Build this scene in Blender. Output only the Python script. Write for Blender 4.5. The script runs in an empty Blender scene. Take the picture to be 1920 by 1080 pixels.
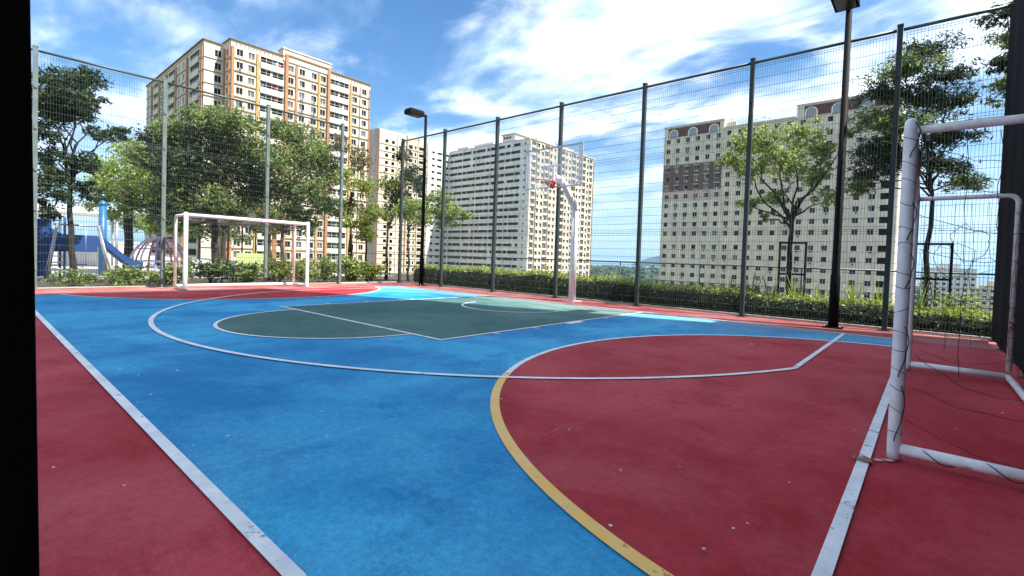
import bpy, math, random
from mathutils import Vector, Matrix
R = math.radians
scene = bpy.context.scene
COL = scene.collection

# ------------------------------------------------------------------ camera
CAM_POS = Vector((7.325, -9.859, 1.118))
F_PX, CX, CY = 894.265, 991.86, 509.02          # focal length and principal point for a 1920 px wide frame
YAW, PITCH, ROLL = 2.27122821, -0.0267258, 0.0341420
_f = Vector((math.cos(YAW)*math.cos(PITCH), math.sin(YAW)*math.cos(PITCH), math.sin(PITCH)))
_r0 = Vector((math.sin(YAW), -math.cos(YAW), 0)); _u0 = _r0.cross(_f)
CR = _r0*math.cos(ROLL) + _u0*math.sin(ROLL); CU = -_r0*math.sin(ROLL) + _u0*math.cos(ROLL); CF = _f
cd = bpy.data.cameras.new('camera'); cam = bpy.data.objects.new('camera', cd); COL.objects.link(cam)
cd.sensor_width = 36; cd.lens = F_PX/1920*36
cd.shift_x = -(CX-960)/1920; cd.shift_y = (CY-540)/1920
cd.clip_start = 0.02; cd.clip_end = 60000
cam.matrix_world = Matrix(((CR.x, CU.x, -CF.x, CAM_POS.x), (CR.y, CU.y, -CF.y, CAM_POS.y), (CR.z, CU.z, -CF.z, CAM_POS.z), (0, 0, 0, 1)))
scene.camera = cam

# ------------------------------------------------------------------ sky, sun, exposure
SKY_ROT, SKY_STRETCH, SKY_LOC, SKY_LO, SKY_HI = 120, .6, (4, 3.5, 0), .40, .61
SUN_AZ, SUN_EL = R(18), R(52)                   # azimuth counted from +X towards +Y
w = bpy.data.worlds.new('World'); scene.world = w; w.use_nodes = True
nt = w.node_tree; nt.nodes.clear(); L = nt.links.new
def N(t, **k):
    n = nt.nodes.new(t)
    for a, b in k.items(): setattr(n, a, b)
    return n
def mathn(op, a, b=None, c=None):
    n = N('ShaderNodeMath', operation=op)
    for i, v in enumerate((a, b, c)):
        if v is None: continue
        if isinstance(v, (int, float)): n.inputs[i].default_value = v
        else: L(v, n.inputs[i])
    return n.outputs[0]
out = N('ShaderNodeOutputWorld'); bg = N('ShaderNodeBackground'); bg.inputs[1].default_value = 0.07
sky = N('ShaderNodeTexSky', sky_type='NISHITA'); sky.sun_disc = False
sky.sun_elevation = SUN_EL; sky.sun_rotation = R(90)-SUN_AZ; sky.altitude = 60; sky.air_density = 1.0; sky.dust_density = 0.6; sky.ozone_density = 2.2
tc = N('ShaderNodeTexCoord'); sp = N('ShaderNodeSeparateXYZ'); L(tc.outputs['Generated'], sp.inputs[0])
zz = mathn('ADD', mathn('MAXIMUM', sp.outputs[2], 0.0), 0.20)
px = mathn('DIVIDE', sp.outputs[0], zz); py = mathn('DIVIDE', sp.outputs[1], zz)
cb = N('ShaderNodeCombineXYZ'); L(px, cb.inputs[0]); L(py, cb.inputs[1])
mp = N('ShaderNodeMapping'); mp.inputs['Rotation'].default_value = (0, 0, R(SKY_ROT)); mp.inputs['Scale'].default_value = (SKY_STRETCH, 1.0, 1); mp.inputs['Location'].default_value = SKY_LOC
L(cb.outputs[0], mp.inputs[0])
n1 = N('ShaderNodeTexNoise'); n1.inputs['Scale'].default_value = 1.5; n1.inputs['Detail'].default_value = 4; n1.inputs['Roughness'].default_value = 0.5; n1.inputs['Distortion'].default_value = 0.3
n2 = N('ShaderNodeTexNoise'); n2.inputs['Scale'].default_value = 4.6; n2.inputs['Detail'].default_value = 9; n2.inputs['Roughness'].default_value = 0.58; n2.inputs['Distortion'].default_value = 0.45
L(mp.outputs[0], n1.inputs[0]); L(mp.outputs[0], n2.inputs[0])
mixv = mathn('ADD', mathn('MULTIPLY', n1.outputs[0], 0.66), mathn('MULTIPLY', n2.outputs[0], 0.34))
rp = N('ShaderNodeMapRange', interpolation_type='SMOOTHSTEP'); rp.inputs[1].default_value = SKY_LO; rp.inputs[2].default_value = SKY_HI; L(mixv, rp.inputs[0])
n3 = N('ShaderNodeTexNoise'); n3.inputs['Scale'].default_value = 3.4; n3.inputs['Detail'].default_value = 8; L(mp.outputs[0], n3.inputs[0])
cr = N('ShaderNodeValToRGB'); cr.color_ramp.elements[0].position = 0.40; cr.color_ramp.elements[0].color = (3.1, 4.3, 5.9, 1)
cr.color_ramp.elements[1].position = 0.66; cr.color_ramp.elements[1].color = (12.8, 13.0, 13.3, 1); L(n3.outputs[0], cr.inputs[0])
low = N('ShaderNodeMapRange', interpolation_type='SMOOTHSTEP'); low.inputs[1].default_value = 0.02; low.inputs[2].default_value = 0.26; low.inputs[3].default_value = 0.0; low.inputs[4].default_value = 1.0; L(sp.outputs[2], low.inputs[0])
lc = N('ShaderNodeMix', data_type='RGBA'); L(low.outputs[0], lc.inputs[0]); lc.inputs[6].default_value = (2.9, 4.3, 5.7, 1); L(cr.outputs[0], lc.inputs[7])   # thin even veil low down
lm_ = N('ShaderNodeMix', data_type='FLOAT'); L(low.outputs[0], lm_.inputs[0]); lm_.inputs[2].default_value = 0.62; L(rp.outputs[0], lm_.inputs[3])
mx = N('ShaderNodeMix', data_type='RGBA'); L(mathn('MULTIPLY', lm_.outputs[0], 0.96), mx.inputs[0]); hs = N('ShaderNodeHueSaturation'); hs.inputs['Saturation'].default_value = 1.25; hs.inputs['Value'].default_value = .85; L(sky.outputs[0], hs.inputs['Color']); L(hs.outputs[0], mx.inputs[6]); L(lc.outputs[2], mx.inputs[7])
L(mx.outputs[2], bg.inputs[0]); L(bg.outputs[0], out.inputs[0])
sl = bpy.data.lights.new('sun', 'SUN'); sl.energy = 3.5; sl.angle = R(0.53); sl.color = (1.0, 0.95, 0.86)
sun = bpy.data.objects.new('sun', sl); COL.objects.link(sun)
SUN_DIR = Vector((math.cos(SUN_EL)*math.cos(SUN_AZ), math.cos(SUN_EL)*math.sin(SUN_AZ), math.sin(SUN_EL)))
sun.rotation_euler = SUN_DIR.to_track_quat('Z', 'Y').to_euler(); sun.location = (0, 0, 90)
vs = scene.view_settings; vs.view_transform = 'Standard'; vs.look = 'None'; vs.gamma = 1.0; vs.use_curve_mapping = False
vs.exposure = 1.8
scene.render.engine = 'CYCLES'
scene.cycles.use_denoising = True
scene.cycles.max_bounces = 7; scene.cycles.transparent_max_bounces = 12
scene.cycles.sample_clamp_indirect = 6

# ------------------------------------------------------------------ helpers
def ray(x, y): return CF + CR*((x-CX)/F_PX) - CU*((y-CY)/F_PX)
def at(x, y, D):                                # the point seen at a pixel, D metres away over the ground
    d = ray(x, y); return CAM_POS + d*(D/math.hypot(d.x, d.y))
def ppm(D, x):                                  # pixels per metre at that distance
    d = ray(x, 500); return F_PX*math.hypot(d.x, d.y)/D

def tag(o, label=None, cat=None, group=None, kind=None):
    if label: o['label'] = label
    if cat: o['category'] = cat
    if group: o['group'] = group
    if kind: o['kind'] = kind
    return o
def empty(name, loc=(0, 0, 0), rz=0):
    o = bpy.data.objects.new(name, None); o.empty_display_size = 0.2; o.location = loc; o.rotation_euler[2] = rz
    COL.objects.link(o); return o
def link(name, me, parent=None, loc=None, rz=None, scale=None):
    o = bpy.data.objects.new(name, me); COL.objects.link(o)
    if parent: o.parent = parent
    if loc is not None: o.location = loc
    if rz is not None: o.rotation_euler[2] = rz
    if scale is not None: o.scale = scale
    return o

class MB:                                       # mesh builder: one mesh object per build()
    def __init__(s): s.v = []; s.f = []; s.m = []; s.mats = []; s.sm = []
    def mi(s, mat):
        if mat not in s.mats: s.mats.append(mat)
        return s.mats.index(mat)
    def poly(s, pts, mat, smooth=False):
        b = len(s.v); s.v += [tuple(p) for p in pts]; s.f.append(tuple(range(b, b+len(pts)))); s.m.append(s.mi(mat)); s.sm.append(smooth)
    def box(s, lo, hi, mat, bev=0):
        x0, y0, z0 = lo; x1, y1, z1 = hi; b = len(s.v)
        s.v += [(x0,y0,z0),(x1,y0,z0),(x1,y1,z0),(x0,y1,z0),(x0,y0,z1),(x1,y0,z1),(x1,y1,z1),(x0,y1,z1)]
        for q in ((3,2,1,0),(4,5,6,7),(0,1,5,4),(1,2,6,5),(2,3,7,6),(3,0,4,7)):
            s.f.append(tuple(b+i for i in q)); s.m.append(s.mi(mat)); s.sm.append(False)
        return s
    def bar(s, a, b, wdt, hgt, mat, up=(0,0,1)):   # rectangular bar from a to b
        a = Vector(a); b = Vector(b); d = (b-a).normalized(); u = Vector(up)
        if abs(d.dot(u)) > .98: u = Vector((0,1,0))
        x = d.cross(u).normalized()*(wdt/2); y = x.cross(d).normalized()*(hgt/2); k = len(s.v)
        for p in (a, b):
            s.v += [tuple(p+x+y), tuple(p-x+y), tuple(p-x-y), tuple(p+x-y)]
        for q in ((0,1,2,3),(7,6,5,4),(0,4,5,1),(1,5,6,2),(2,6,7,3),(3,7,4,0)):
            s.f.append(tuple(k+i for i in q)); s.m.append(s.mi(mat)); s.sm.append(False)
        return s
    def tube(s, pts, rad, mat, n=10, caps=True, smooth=True):
        pts = [Vector(p) for p in pts]; m = len(pts)
        rad = rad if isinstance(rad, (list, tuple)) else [rad]*m
        k = len(s.v); ref = None
        for i, p in enumerate(pts):
            d = (pts[min(i+1, m-1)]-pts[max(i-1, 0)]).normalized()
            if ref is None:
                ref = Vector((0,0,1)) if abs(d.z) < .9 else Vector((1,0,0))
            x = (ref - d*ref.dot(d)).normalized(); y = d.cross(x); ref = x
            for j in range(n):
                a = 2*math.pi*j/n; s.v.append(tuple(p + (x*math.cos(a)+y*math.sin(a))*rad[i]))
        mi = s.mi(mat)
        for i in range(m-1):
            for j in range(n):
                s.f.append((k+i*n+j, k+i*n+(j+1)%n, k+(i+1)*n+(j+1)%n, k+(i+1)*n+j)); s.m.append(mi); s.sm.append(smooth)
        if caps:
            s.f.append(tuple(k+j for j in reversed(range(n)))); s.m.append(mi); s.sm.append(False)
            s.f.append(tuple(k+(m-1)*n+j for j in range(n))); s.m.append(mi); s.sm.append(False)
        return s
    def mesh(s, name):
        me = bpy.data.meshes.new(name); me.from_pydata(s.v, [], s.f)
        for m in s.mats: me.materials.append(m)
        me.polygons.foreach_set('material_index', s.m); me.polygons.foreach_set('use_smooth', s.sm); me.update(); return me
    def build(s, name, parent=None, loc=None, bevel=0, **k):
        o = link(name, s.mesh(name), parent, loc, **k)
        if bevel:
            b = o.modifiers.new('bevel', 'BEVEL'); b.width = bevel; b.segments = 2; b.limit_method = 'ANGLE'
        return o

# ------------------------------------------------------------------ materials
def mat(name, col, rough=.6, metal=0, spec=.5, var=.12, scale=3.0, dirt=None, bump=0, bscale=60, streak=False, coat=0, rust=0):
    m = bpy.data.materials.new(name); m.use_nodes = True; t = m.node_tree; b = t.nodes['Principled BSDF']; l = t.links.new
    b.inputs['Roughness'].default_value = rough; b.inputs['Metallic'].default_value = metal; b.inputs['Specular IOR Level'].default_value = spec
    if coat: b.inputs['Coat Weight'].default_value = coat
    c = t.nodes.new('ShaderNodeTexCoord'); src = c.outputs['Object']
    if streak:
        g = t.nodes.new('ShaderNodeMapping'); g.inputs['Scale'].default_value = (1, 1, .12); l(src, g.inputs[0]); src = g.outputs[0]
    n = t.nodes.new('ShaderNodeTexNoise'); n.inputs['Scale'].default_value = scale; n.inputs['Detail'].default_value = 7; n.inputs['Roughness'].default_value = .62; l(src, n.inputs[0])
    r = t.nodes.new('ShaderNodeValToRGB'); r.color_ramp.elements[0].position = .3; r.color_ramp.elements[1].position = .7
    d = dirt or tuple(x*(1-2*var) for x in col)
    r.color_ramp.elements[0].color = (*d, 1); r.color_ramp.elements[1].color = (*[min(1, x*(1+var*.5)) for x in col], 1)
    l(n.outputs[0], r.inputs[0]); l(r.outputs[0], b.inputs['Base Color'])
    if rust:
        k = t.nodes.new('ShaderNodeTexNoise'); k.inputs['Scale'].default_value = 5; k.inputs['Detail'].default_value = 9; k.inputs['Roughness'].default_value = .75; l(c.outputs['Object'], k.inputs[0])
        kr = t.nodes.new('ShaderNodeMapRange'); kr.inputs[1].default_value = rust; kr.inputs[2].default_value = rust+.06; l(k.outputs[0], kr.inputs[0])
        km = t.nodes.new('ShaderNodeMix'); km.data_type = 'RGBA'; km.inputs[7].default_value = (.20,.09,.045,1); l(kr.outputs[0], km.inputs[0]); l(r.outputs[0], km.inputs[6]); l(km.outputs[2], b.inputs['Base Color'])
    if bump:
        q = t.nodes.new('ShaderNodeTexNoise'); q.inputs['Scale'].default_value = bscale; q.inputs['Detail'].default_value = 4; l(c.outputs['Object'], q.inputs[0])
        u = t.nodes.new('ShaderNodeBump'); u.inputs['Strength'].default_value = bump; u.inputs['Distance'].default_value = .02; l(q.outputs[0], u.inputs['Height']); l(u.outputs[0], b.inputs['Normal'])
    return m

def court_mat(name, col, light, dark):
    """acrylic court paint: broad cloudy fading, scuffs, fine grain"""
    m = bpy.data.materials.new(name); m.use_nodes = True; t = m.node_tree; b = t.nodes['Principled BSDF']; l = t.links.new
    c = t.nodes.new('ShaderNodeTexCoord')
    def noise(sc, det, ro, dist=0, stretch=None):
        n = t.nodes.new('ShaderNodeTexNoise'); n.inputs['Scale'].default_value = sc; n.inputs['Detail'].default_value = det; n.inputs['Roughness'].default_value = ro; n.inputs['Distortion'].default_value = dist
        s = c.outputs['Object']
        if stretch:
            g = t.nodes.new('ShaderNodeMapping'); g.inputs['Scale'].default_value = stretch[:3]; g.inputs['Rotation'].default_value = (0, 0, stretch[3]); l(s, g.inputs[0]); s = g.outputs[0]
        l(s, n.inputs[0]); return n.outputs[0]
    def ramp(v, p0, c0, p1, c1):
        r = t.nodes.new('ShaderNodeValToRGB'); e = r.color_ramp.elements; e[0].position = p0; e[0].color = (*c0, 1); e[1].position = p1; e[1].color = (*c1, 1); l(v, r.inputs[0]); return r.outputs[0]
    def mix(fac, a, bb, mode='MIX'):
        x = t.nodes.new('ShaderNodeMix'); x.data_type = 'RGBA'; x.blend_type = mode
        for i, v in ((0, fac), (6, a), (7, bb)):
            if isinstance(v, (int, float)): x.inputs[i].default_value = v
            elif isinstance(v, tuple): x.inputs[i].default_value = (*v, 1)
            else: l(v, x.inputs[i])
        return x.outputs[2]
    dust = tuple(x*.90+.10*.42 for x in light)
    base = ramp(noise(.42, 9, .62, .5), .40, dark, .60, light)
    base = mix(.20, base, col)
    mot = ramp(noise(1.3, 11, .78, .3), .50, (0,0,0), .63, (1,1,1))                      # ragged dark mottling where water stood
    base = mix(mix(1.0, mot, (.80,.80,.80), 'MULTIPLY'), base, dark)
    fade = ramp(noise(.75, 8, .66, .8, (1, .6, 1, .9)), .50, (0,0,0), .70, (.55,.55,.55))  # worn, dusty play areas
    base = mix(fade, base, dust)
    sc = ramp(noise(5.5, 4, .6, .3, (1, .045, 1, .7)), .64, (0,0,0), .70, (.30,.30,.30))   # scuffs
    base = mix(sc, base, dust)
    sc2 = ramp(noise(4.6, 4, .6, .4, (.05, 1, 1, .35)), .66, (0,0,0), .72, (.45,.45,.45))
    base = mix(sc2, base, dark)
    bl = ramp(noise(24, 8, .8), .36, (.78,.78,.78), .64, (1.14,1.14,1.14)); base = mix(1.0, base, bl, 'MULTIPLY')
    g = ramp(noise(140, 3, .7), .36, (.82,.82,.82), .66, (1.12,1.12,1.12)); fin = mix(1.0, base, g, 'MULTIPLY')
    sp = ramp(noise(13, 2, .5), .775, (0,0,0), .795, (1,1,1))
    fin = mix(sp, fin, mix(.5, fin, (.62,.64,.66)))
    l(fin, b.inputs['Base Color'])
    rr = t.nodes.new('ShaderNodeMapRange'); l(noise(3, 5, .6), rr.inputs[0]); rr.inputs[3].default_value = .55; rr.inputs[4].default_value = .8; l(rr.outputs[0], b.inputs['Roughness'])
    b.inputs['Specular IOR Level'].default_value = .14
    u = t.nodes.new('ShaderNodeBump'); u.inputs['Strength'].default_value = .25; u.inputs['Distance'].default_value = .004; l(noise(160, 3, .6), u.inputs['Height']); l(u.outputs[0], b.inputs['Normal'])
    return m

def line_mat(name, col, dirt, wear):
    """road-paint lines: worn through in places to the coat below"""
    m = mat(name, col, .65, var=.06, scale=5, dirt=dirt, bump=.12); t = m.node_tree; l = t.links.new
    c = t.nodes.new('ShaderNodeTexCoord'); n = t.nodes.new('ShaderNodeTexNoise'); n.inputs['Scale'].default_value = 7; n.inputs['Detail'].default_value = 10; n.inputs['Roughness'].default_value = .78; l(c.outputs['Object'], n.inputs[0])
    r = t.nodes.new('ShaderNodeMapRange'); r.inputs[1].default_value = wear; r.inputs[2].default_value = wear+.07; r.inputs[3].default_value = 0; r.inputs[4].default_value = .8; l(n.outputs[0], r.inputs[0])
    tr = t.nodes.new('ShaderNodeBsdfTransparent'); x = t.nodes.new('ShaderNodeMixShader'); l(r.outputs[0], x.inputs[0]); l(t.nodes['Principled BSDF'].outputs[0], x.inputs[1]); l(tr.outputs[0], x.inputs[2]); l(x.outputs[0], t.nodes['Material Output'].inputs['Surface']); return m

def leaf_mat(name, a, b_, c_, trans=.35):
    m = bpy.data.materials.new(name); m.use_nodes = True; t = m.node_tree; l = t.links.new; t.nodes.remove(t.nodes['Principled BSDF'])
    o = t.nodes['Material Output']; g = t.nodes.new('ShaderNodeNewGeometry')
    r = t.nodes.new('ShaderNodeValToRGB'); e = r.color_ramp.elements; e[0].position = 0; e[0].color = (*a, 1); e[1].position = 1; e[1].color = (*c_, 1)
    k = e.new(.5); k.color = (*b_, 1); l(g.outputs['Random Per Island'], r.inputs[0])
    d = t.nodes.new('ShaderNodeBsdfPrincipled'); d.inputs['Roughness'].default_value = .5; d.inputs['Specular IOR Level'].default_value = .35; l(r.outputs[0], d.inputs['Base Color'])
    tr = t.nodes.new('ShaderNodeBsdfTranslucent'); hs = t.nodes.new('ShaderNodeHueSaturation'); hs.inputs['Value'].default_value = 1.25; hs.inputs['Hue'].default_value = .485
    l(r.outputs[0], hs.inputs['Color']); l(hs.outputs[0], tr.inputs[0])
    x = t.nodes.new('ShaderNodeMixShader'); x.inputs[0].default_value = trans; l(d.outputs[0], x.inputs[1]); l(tr.outputs[0], x.inputs[2]); l(x.outputs[0], o.inputs['Surface']); return m

BLUE = court_mat('blue_court_paint', (.018,.32,.60), (.060,.43,.70), (.005,.18,.43))
RED = court_mat('red_court_paint', (.45,.024,.042), (.53,.066,.082), (.33,.010,.018))
RED_LIT = court_mat('sunlit_dusty_red_court_paint', (.40,.105,.10), (.48,.20,.18), (.32,.06,.06))  # paler copy of the red: sun washout put into colour, plus some dust
GREEN = court_mat('green_court_paint', (.055,.155,.145), (.085,.19,.175), (.038,.115,.11))
WHITE_LINE = line_mat('white_line_paint', (.86,.87,.88), (.62,.64,.66), .575)
ORANGE_LINE = line_mat('orange_line_paint', (.86,.45,.04), (.80,.55,.25), .59)
PINK_LINE = line_mat('pink_worn_line_paint', (.60,.40,.43), (.5,.26,.3), .55)
STAIN = line_mat('rust_stain', (.30,.15,.07), (.20,.09,.04), .50)
SUN_WASH = bpy.data.materials.new('painted_sun_wash'); SUN_WASH.use_nodes = True  # pale see-through coat: washed-out look of sunlit paint put into colour
_t = SUN_WASH.node_tree; _l = _t.links.new; _p = _t.nodes['Principled BSDF']; _p.inputs['Base Color'].default_value = (.60,.60,.56,1); _p.inputs['Roughness'].default_value = .9; _p.inputs['Specular IOR Level'].default_value = .1
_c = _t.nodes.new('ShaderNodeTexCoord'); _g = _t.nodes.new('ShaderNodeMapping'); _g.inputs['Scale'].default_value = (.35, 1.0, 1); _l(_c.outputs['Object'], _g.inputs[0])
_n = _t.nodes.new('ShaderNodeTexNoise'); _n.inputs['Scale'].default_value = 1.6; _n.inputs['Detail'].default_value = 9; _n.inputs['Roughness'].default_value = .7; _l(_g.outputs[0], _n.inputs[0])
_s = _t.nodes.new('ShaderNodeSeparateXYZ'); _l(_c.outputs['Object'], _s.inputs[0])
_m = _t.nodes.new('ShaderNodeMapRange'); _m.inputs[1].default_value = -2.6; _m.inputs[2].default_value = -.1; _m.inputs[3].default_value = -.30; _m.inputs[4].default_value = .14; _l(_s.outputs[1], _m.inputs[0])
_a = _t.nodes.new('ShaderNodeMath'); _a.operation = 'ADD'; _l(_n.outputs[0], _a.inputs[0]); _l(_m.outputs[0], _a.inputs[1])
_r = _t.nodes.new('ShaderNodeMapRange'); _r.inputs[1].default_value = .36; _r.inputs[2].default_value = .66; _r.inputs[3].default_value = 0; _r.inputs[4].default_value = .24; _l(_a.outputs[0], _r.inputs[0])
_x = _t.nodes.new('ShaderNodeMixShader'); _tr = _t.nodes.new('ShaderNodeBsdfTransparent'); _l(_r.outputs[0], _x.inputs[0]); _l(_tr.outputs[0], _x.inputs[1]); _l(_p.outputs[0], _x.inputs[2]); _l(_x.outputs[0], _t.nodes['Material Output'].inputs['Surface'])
WHITE = mat('white_paint', (.80,.79,.80), .38, var=.05, scale=6, dirt=(.68,.67,.66), bump=.05)
WHITE_WORN = mat('worn_white_paint', (.80,.79,.81), .45, var=.08, scale=9, dirt=(.64,.61,.60), bump=.08, rust=.63)
WHITE_RUST = mat('rusting_white_paint', (.74,.71,.70), .55, var=.1, scale=9, dirt=(.50,.42,.37), bump=.12, rust=.57)
FENCE = mat('dark_green_fence_coating', (.055,.085,.075), .45, var=.15, scale=4)
FENCE_BACKLIT = mat('backlit_fence_post_coating', (.038,.050,.048), .5, spec=.3, var=.15, scale=4)  # darker post coating: backlit look of the far posts put into colour
NETB = mat('black_windbreak_cloth', (.010,.010,.013), .95, spec=.1, var=.3, scale=8)
FENCE_L = mat('grey_green_fence_coating', (.12,.155,.145), .5, var=.15, scale=4)
BLACK = mat('black_steel_paint', (.005,.005,.006), .7, spec=.12, var=.2, scale=5)
JAMB = mat('matt_black_gate_paint', (.0035,.0035,.004), .9, spec=.1, var=.1)
STEEL = mat('galvanised_steel', (.42,.43,.44), .45, .6, var=.1, scale=10)
RIMRED = mat('red_rim_paint', (.55,.05,.03), .4, var=.1, scale=9)
STRING = mat('dark_net_string', (.03,.028,.035), .9, var=.2)
NETW = mat('white_net_cord', (.7,.7,.7), .9, var=.1)
BARK = mat('grey_brown_bark', (.10,.075,.055), .95, var=.35, scale=9, bump=.6, bscale=30)
BARK_D = mat('dark_bark', (.035,.028,.024), .95, var=.3, scale=9, bump=.6, bscale=30)
SOIL = mat('planting_soil', (.07,.05,.035), .95, var=.3, scale=2, bump=.5, bscale=12)
PAVE = mat('pale_paving', (.42,.40,.37), .85, var=.12, scale=.8, bump=.1)
LEAF_G = leaf_mat('fresh_green_leaves', (.09,.15,.025), (.20,.30,.06), (.44,.50,.17), .5)
LEAF_M = leaf_mat('mid_green_leaves', (.035,.075,.018), (.12,.19,.045), (.36,.42,.16), .48)
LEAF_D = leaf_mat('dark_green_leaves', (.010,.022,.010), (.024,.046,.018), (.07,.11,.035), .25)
LEAF_Y = leaf_mat('yellow_green_leaves', (.13,.18,.03), (.20,.26,.05), (.32,.36,.09))
LEAF_H = leaf_mat('hedge_leaves', (.08,.12,.015), (.22,.30,.04), (.42,.48,.10), .3)
LEAF_B = leaf_mat('brown_green_leaves', (.10,.09,.03), (.13,.14,.05), (.20,.16,.06))
CORE_D = mat('hedge_core_dark', (.012,.016,.008), .95, var=.3)

# ================================================================== the setting: podium, court, lower land, sea
def sheet(name, rects, m, z, parent=None):
    b = MB()
    for (x0, y0, x1, y1) in rects: b.poly([(x0,y0,z),(x1,y0,z),(x1,y1,z),(x0,y1,z)], m)
    return b.build(name, parent)
g = MB(); g.box((-75, -70, -3.2), (60, 5.2, -.06), PAVE)
tag(g.build('ground'), kind='structure')
g = MB(); g.box((-75, 5.2, -3.2), (60, 5.45, .10), PAVE); tag(g.build('podium_kerb'), kind='structure')
g = MB(); g.box((-14, 1.36, -.3), (14, 5.0, -.02), SOIL); g.box((-13.5, -16, -.3), (-8.76, 1.36, -.024), SOIL)
tag(g.build('planting_bed'), kind='structure')

court = MB(); court.box((-8.76, -10.3, -.3), (8.32, 1.36, 0), RED); court = court.build('court_floor'); tag(court, kind='structure')
GX, SY = 7.07, -9.13
sheet('sunlit_dusty_red_strip', [(-8.69, .0, 8.3, 1.29), (-8.69, -9.1, -6.96, -.002)], RED_LIT, .0035, court)  # sunlit run-off strips, painted paler than the slab
sheet('blue_court_paint', [(-6.95, SY, GX, 0)], BLUE, .004, court)
def disc_poly(cx, cy, r, a0, a1, n): return [(cx+r*math.cos(R(a0+(a1-a0)*i/n)), cy+r*math.sin(R(a0+(a1-a0)*i/n))) for i in range(n+1)]
def flat(name, pts, m, z): 
    b = MB(); b.poly([(x, y, z) for x, y in pts], m); return b.build(name, court)
RDC, RDR, LDC, LDR = (7.457, -4.673), 3.68, (-8.066, -4.72), 3.95
a = math.degrees(math.acos((GX-RDC[0])/RDR)); flat('red_goal_area', disc_poly(*RDC, RDR, a, 360-a, 64), RED, .008)
a = math.degrees(math.acos((-6.95-LDC[0])/LDR)); flat('red_goal_area', disc_poly(*LDC, LDR, -a, a, 64), RED, .008)
flat('green_key_paint', [(-2.45, 0), (-2.45, -5.8)] + disc_poly(0, -5.8, 1.8, 180, 360, 40) + [(2.45, -5.8), (2.45, 0)], GREEN, .008)
sheet('sun_wash_sheet', [(-6.94, -3.0, 7.03, -.05)], SUN_WASH, .0102, court)  # lightens the sunlit strip along the base line by colour
def line(pts, wd, m=WHITE_LINE, z=.012, name='line'):
    b = MB()
    for (x0, y0), (x1, y1) in zip(pts, pts[1:]):
        d = Vector((x1-x0, y1-y0)).normalized(); n = Vector((-d.y, d.x))*(wd/2)
        b.poly([(x0+n.x, y0+n.y, z), (x0-n.x, y0-n.y, z), (x1-n.x, y1-n.y, z), (x1+n.x, y1+n.y, z)], m)
    return b.build(name, court)
def arc(c, r, a0, a1, wd, m=WHITE_LINE, z=.012, n=72, name='line'):
    b = MB()
    for i in range(n):
        t0, t1 = R(a0+(a1-a0)*i/n), R(a0+(a1-a0)*(i+1)/n)
        b.poly([(c[0]+rr*math.cos(t), c[1]+rr*math.sin(t), z) for rr, t in ((r-wd/2, t0), (r+wd/2, t0), (r+wd/2, t1), (r-wd/2, t1))], m)
    return b.build(name, court)
line([(-7.0, -.02), (GX+.04, -.02)], .055)                                  # base line under the hoop
line([(-8.7, SY), (GX+.04, SY)], .058)                                       # side line by the camera
line([(GX, SY+.03), (GX, -.0475)], .058, z=.0125)                          # goal line, right
line([(-6.98, SY+.045), (-6.98, -.0475)], .05, PINK_LINE)                   # goal line, left
line([(-2.425, -5.7725), (-2.425, -.0475)], .05); line([(2.425, -5.7725), (2.425, -.0475)], .05)
line([(-2.53, -5.8), (2.45, -5.8)], .055)
arc((0, -5.8), 1.8, 181, 359, .05)
arc((0, -1.575), 1.25, 185, 358, .05)
th = math.degrees(math.acos(6.22/6.66)); ye = -1.575-math.sqrt(6.66**2-6.22**2)
arc((0, -1.575), 6.66, 180+th, 360-th, .062, z=.0165, n=120)
line([(6.22, ye), (6.22, -.0475)], .055, z=.0165); line([(-6.22, ye), (-6.22, -.0475)], .05, z=.0165)
a = math.degrees(math.acos((GX-.04-RDC[0])/RDR))
arc(RDC, RDR, 209, 360-a, .07, ORANGE_LINE, .0125, 40); arc(RDC, RDR, a, 209, .06, WHITE_LINE, .0125, 70)
a = math.degrees(math.acos((-6.95-LDC[0])/LDR)); arc(LDC, LDR, -a, a, .055, WHITE_LINE, .0125, 70)
for sx in (-1, 1):                                                          # lane marks on both sides of the key
    for y0, y1, wd in ((-1.80, -1.75, .11), (-3.05, -2.6, .12), (-3.95, -3.9, .11), (-4.85, -4.8, .11)):
        sheet('lane_mark', [(min(sx*2.452, sx*(2.452+wd)), y0, max(sx*2.452, sx*(2.452+wd)), y1)], WHITE_LINE, .0122, court)
random.seed(4)
flat('rust_stain', [(7.06+.06*math.cos(k*.52)*random.uniform(.7,1.15), -6.47+.06*math.sin(k*.52)*random.uniform(.7,1.15)) for k in range(12)], STAIN, .0205)
line([(7.12, -6.41), (7.2, -6.34)], .035, PINK_LINE, .010)
kb = MB(); kb.box((-8.7, 1.30, -.2), (8.3, 1.42, .05), PAVE); kb.build('kerb', court)
kb = MB(); kb.box((-8.82, -10.3, -.2), (-8.70, 1.29, .05), PAVE); kb.build('kerb', court)

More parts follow.
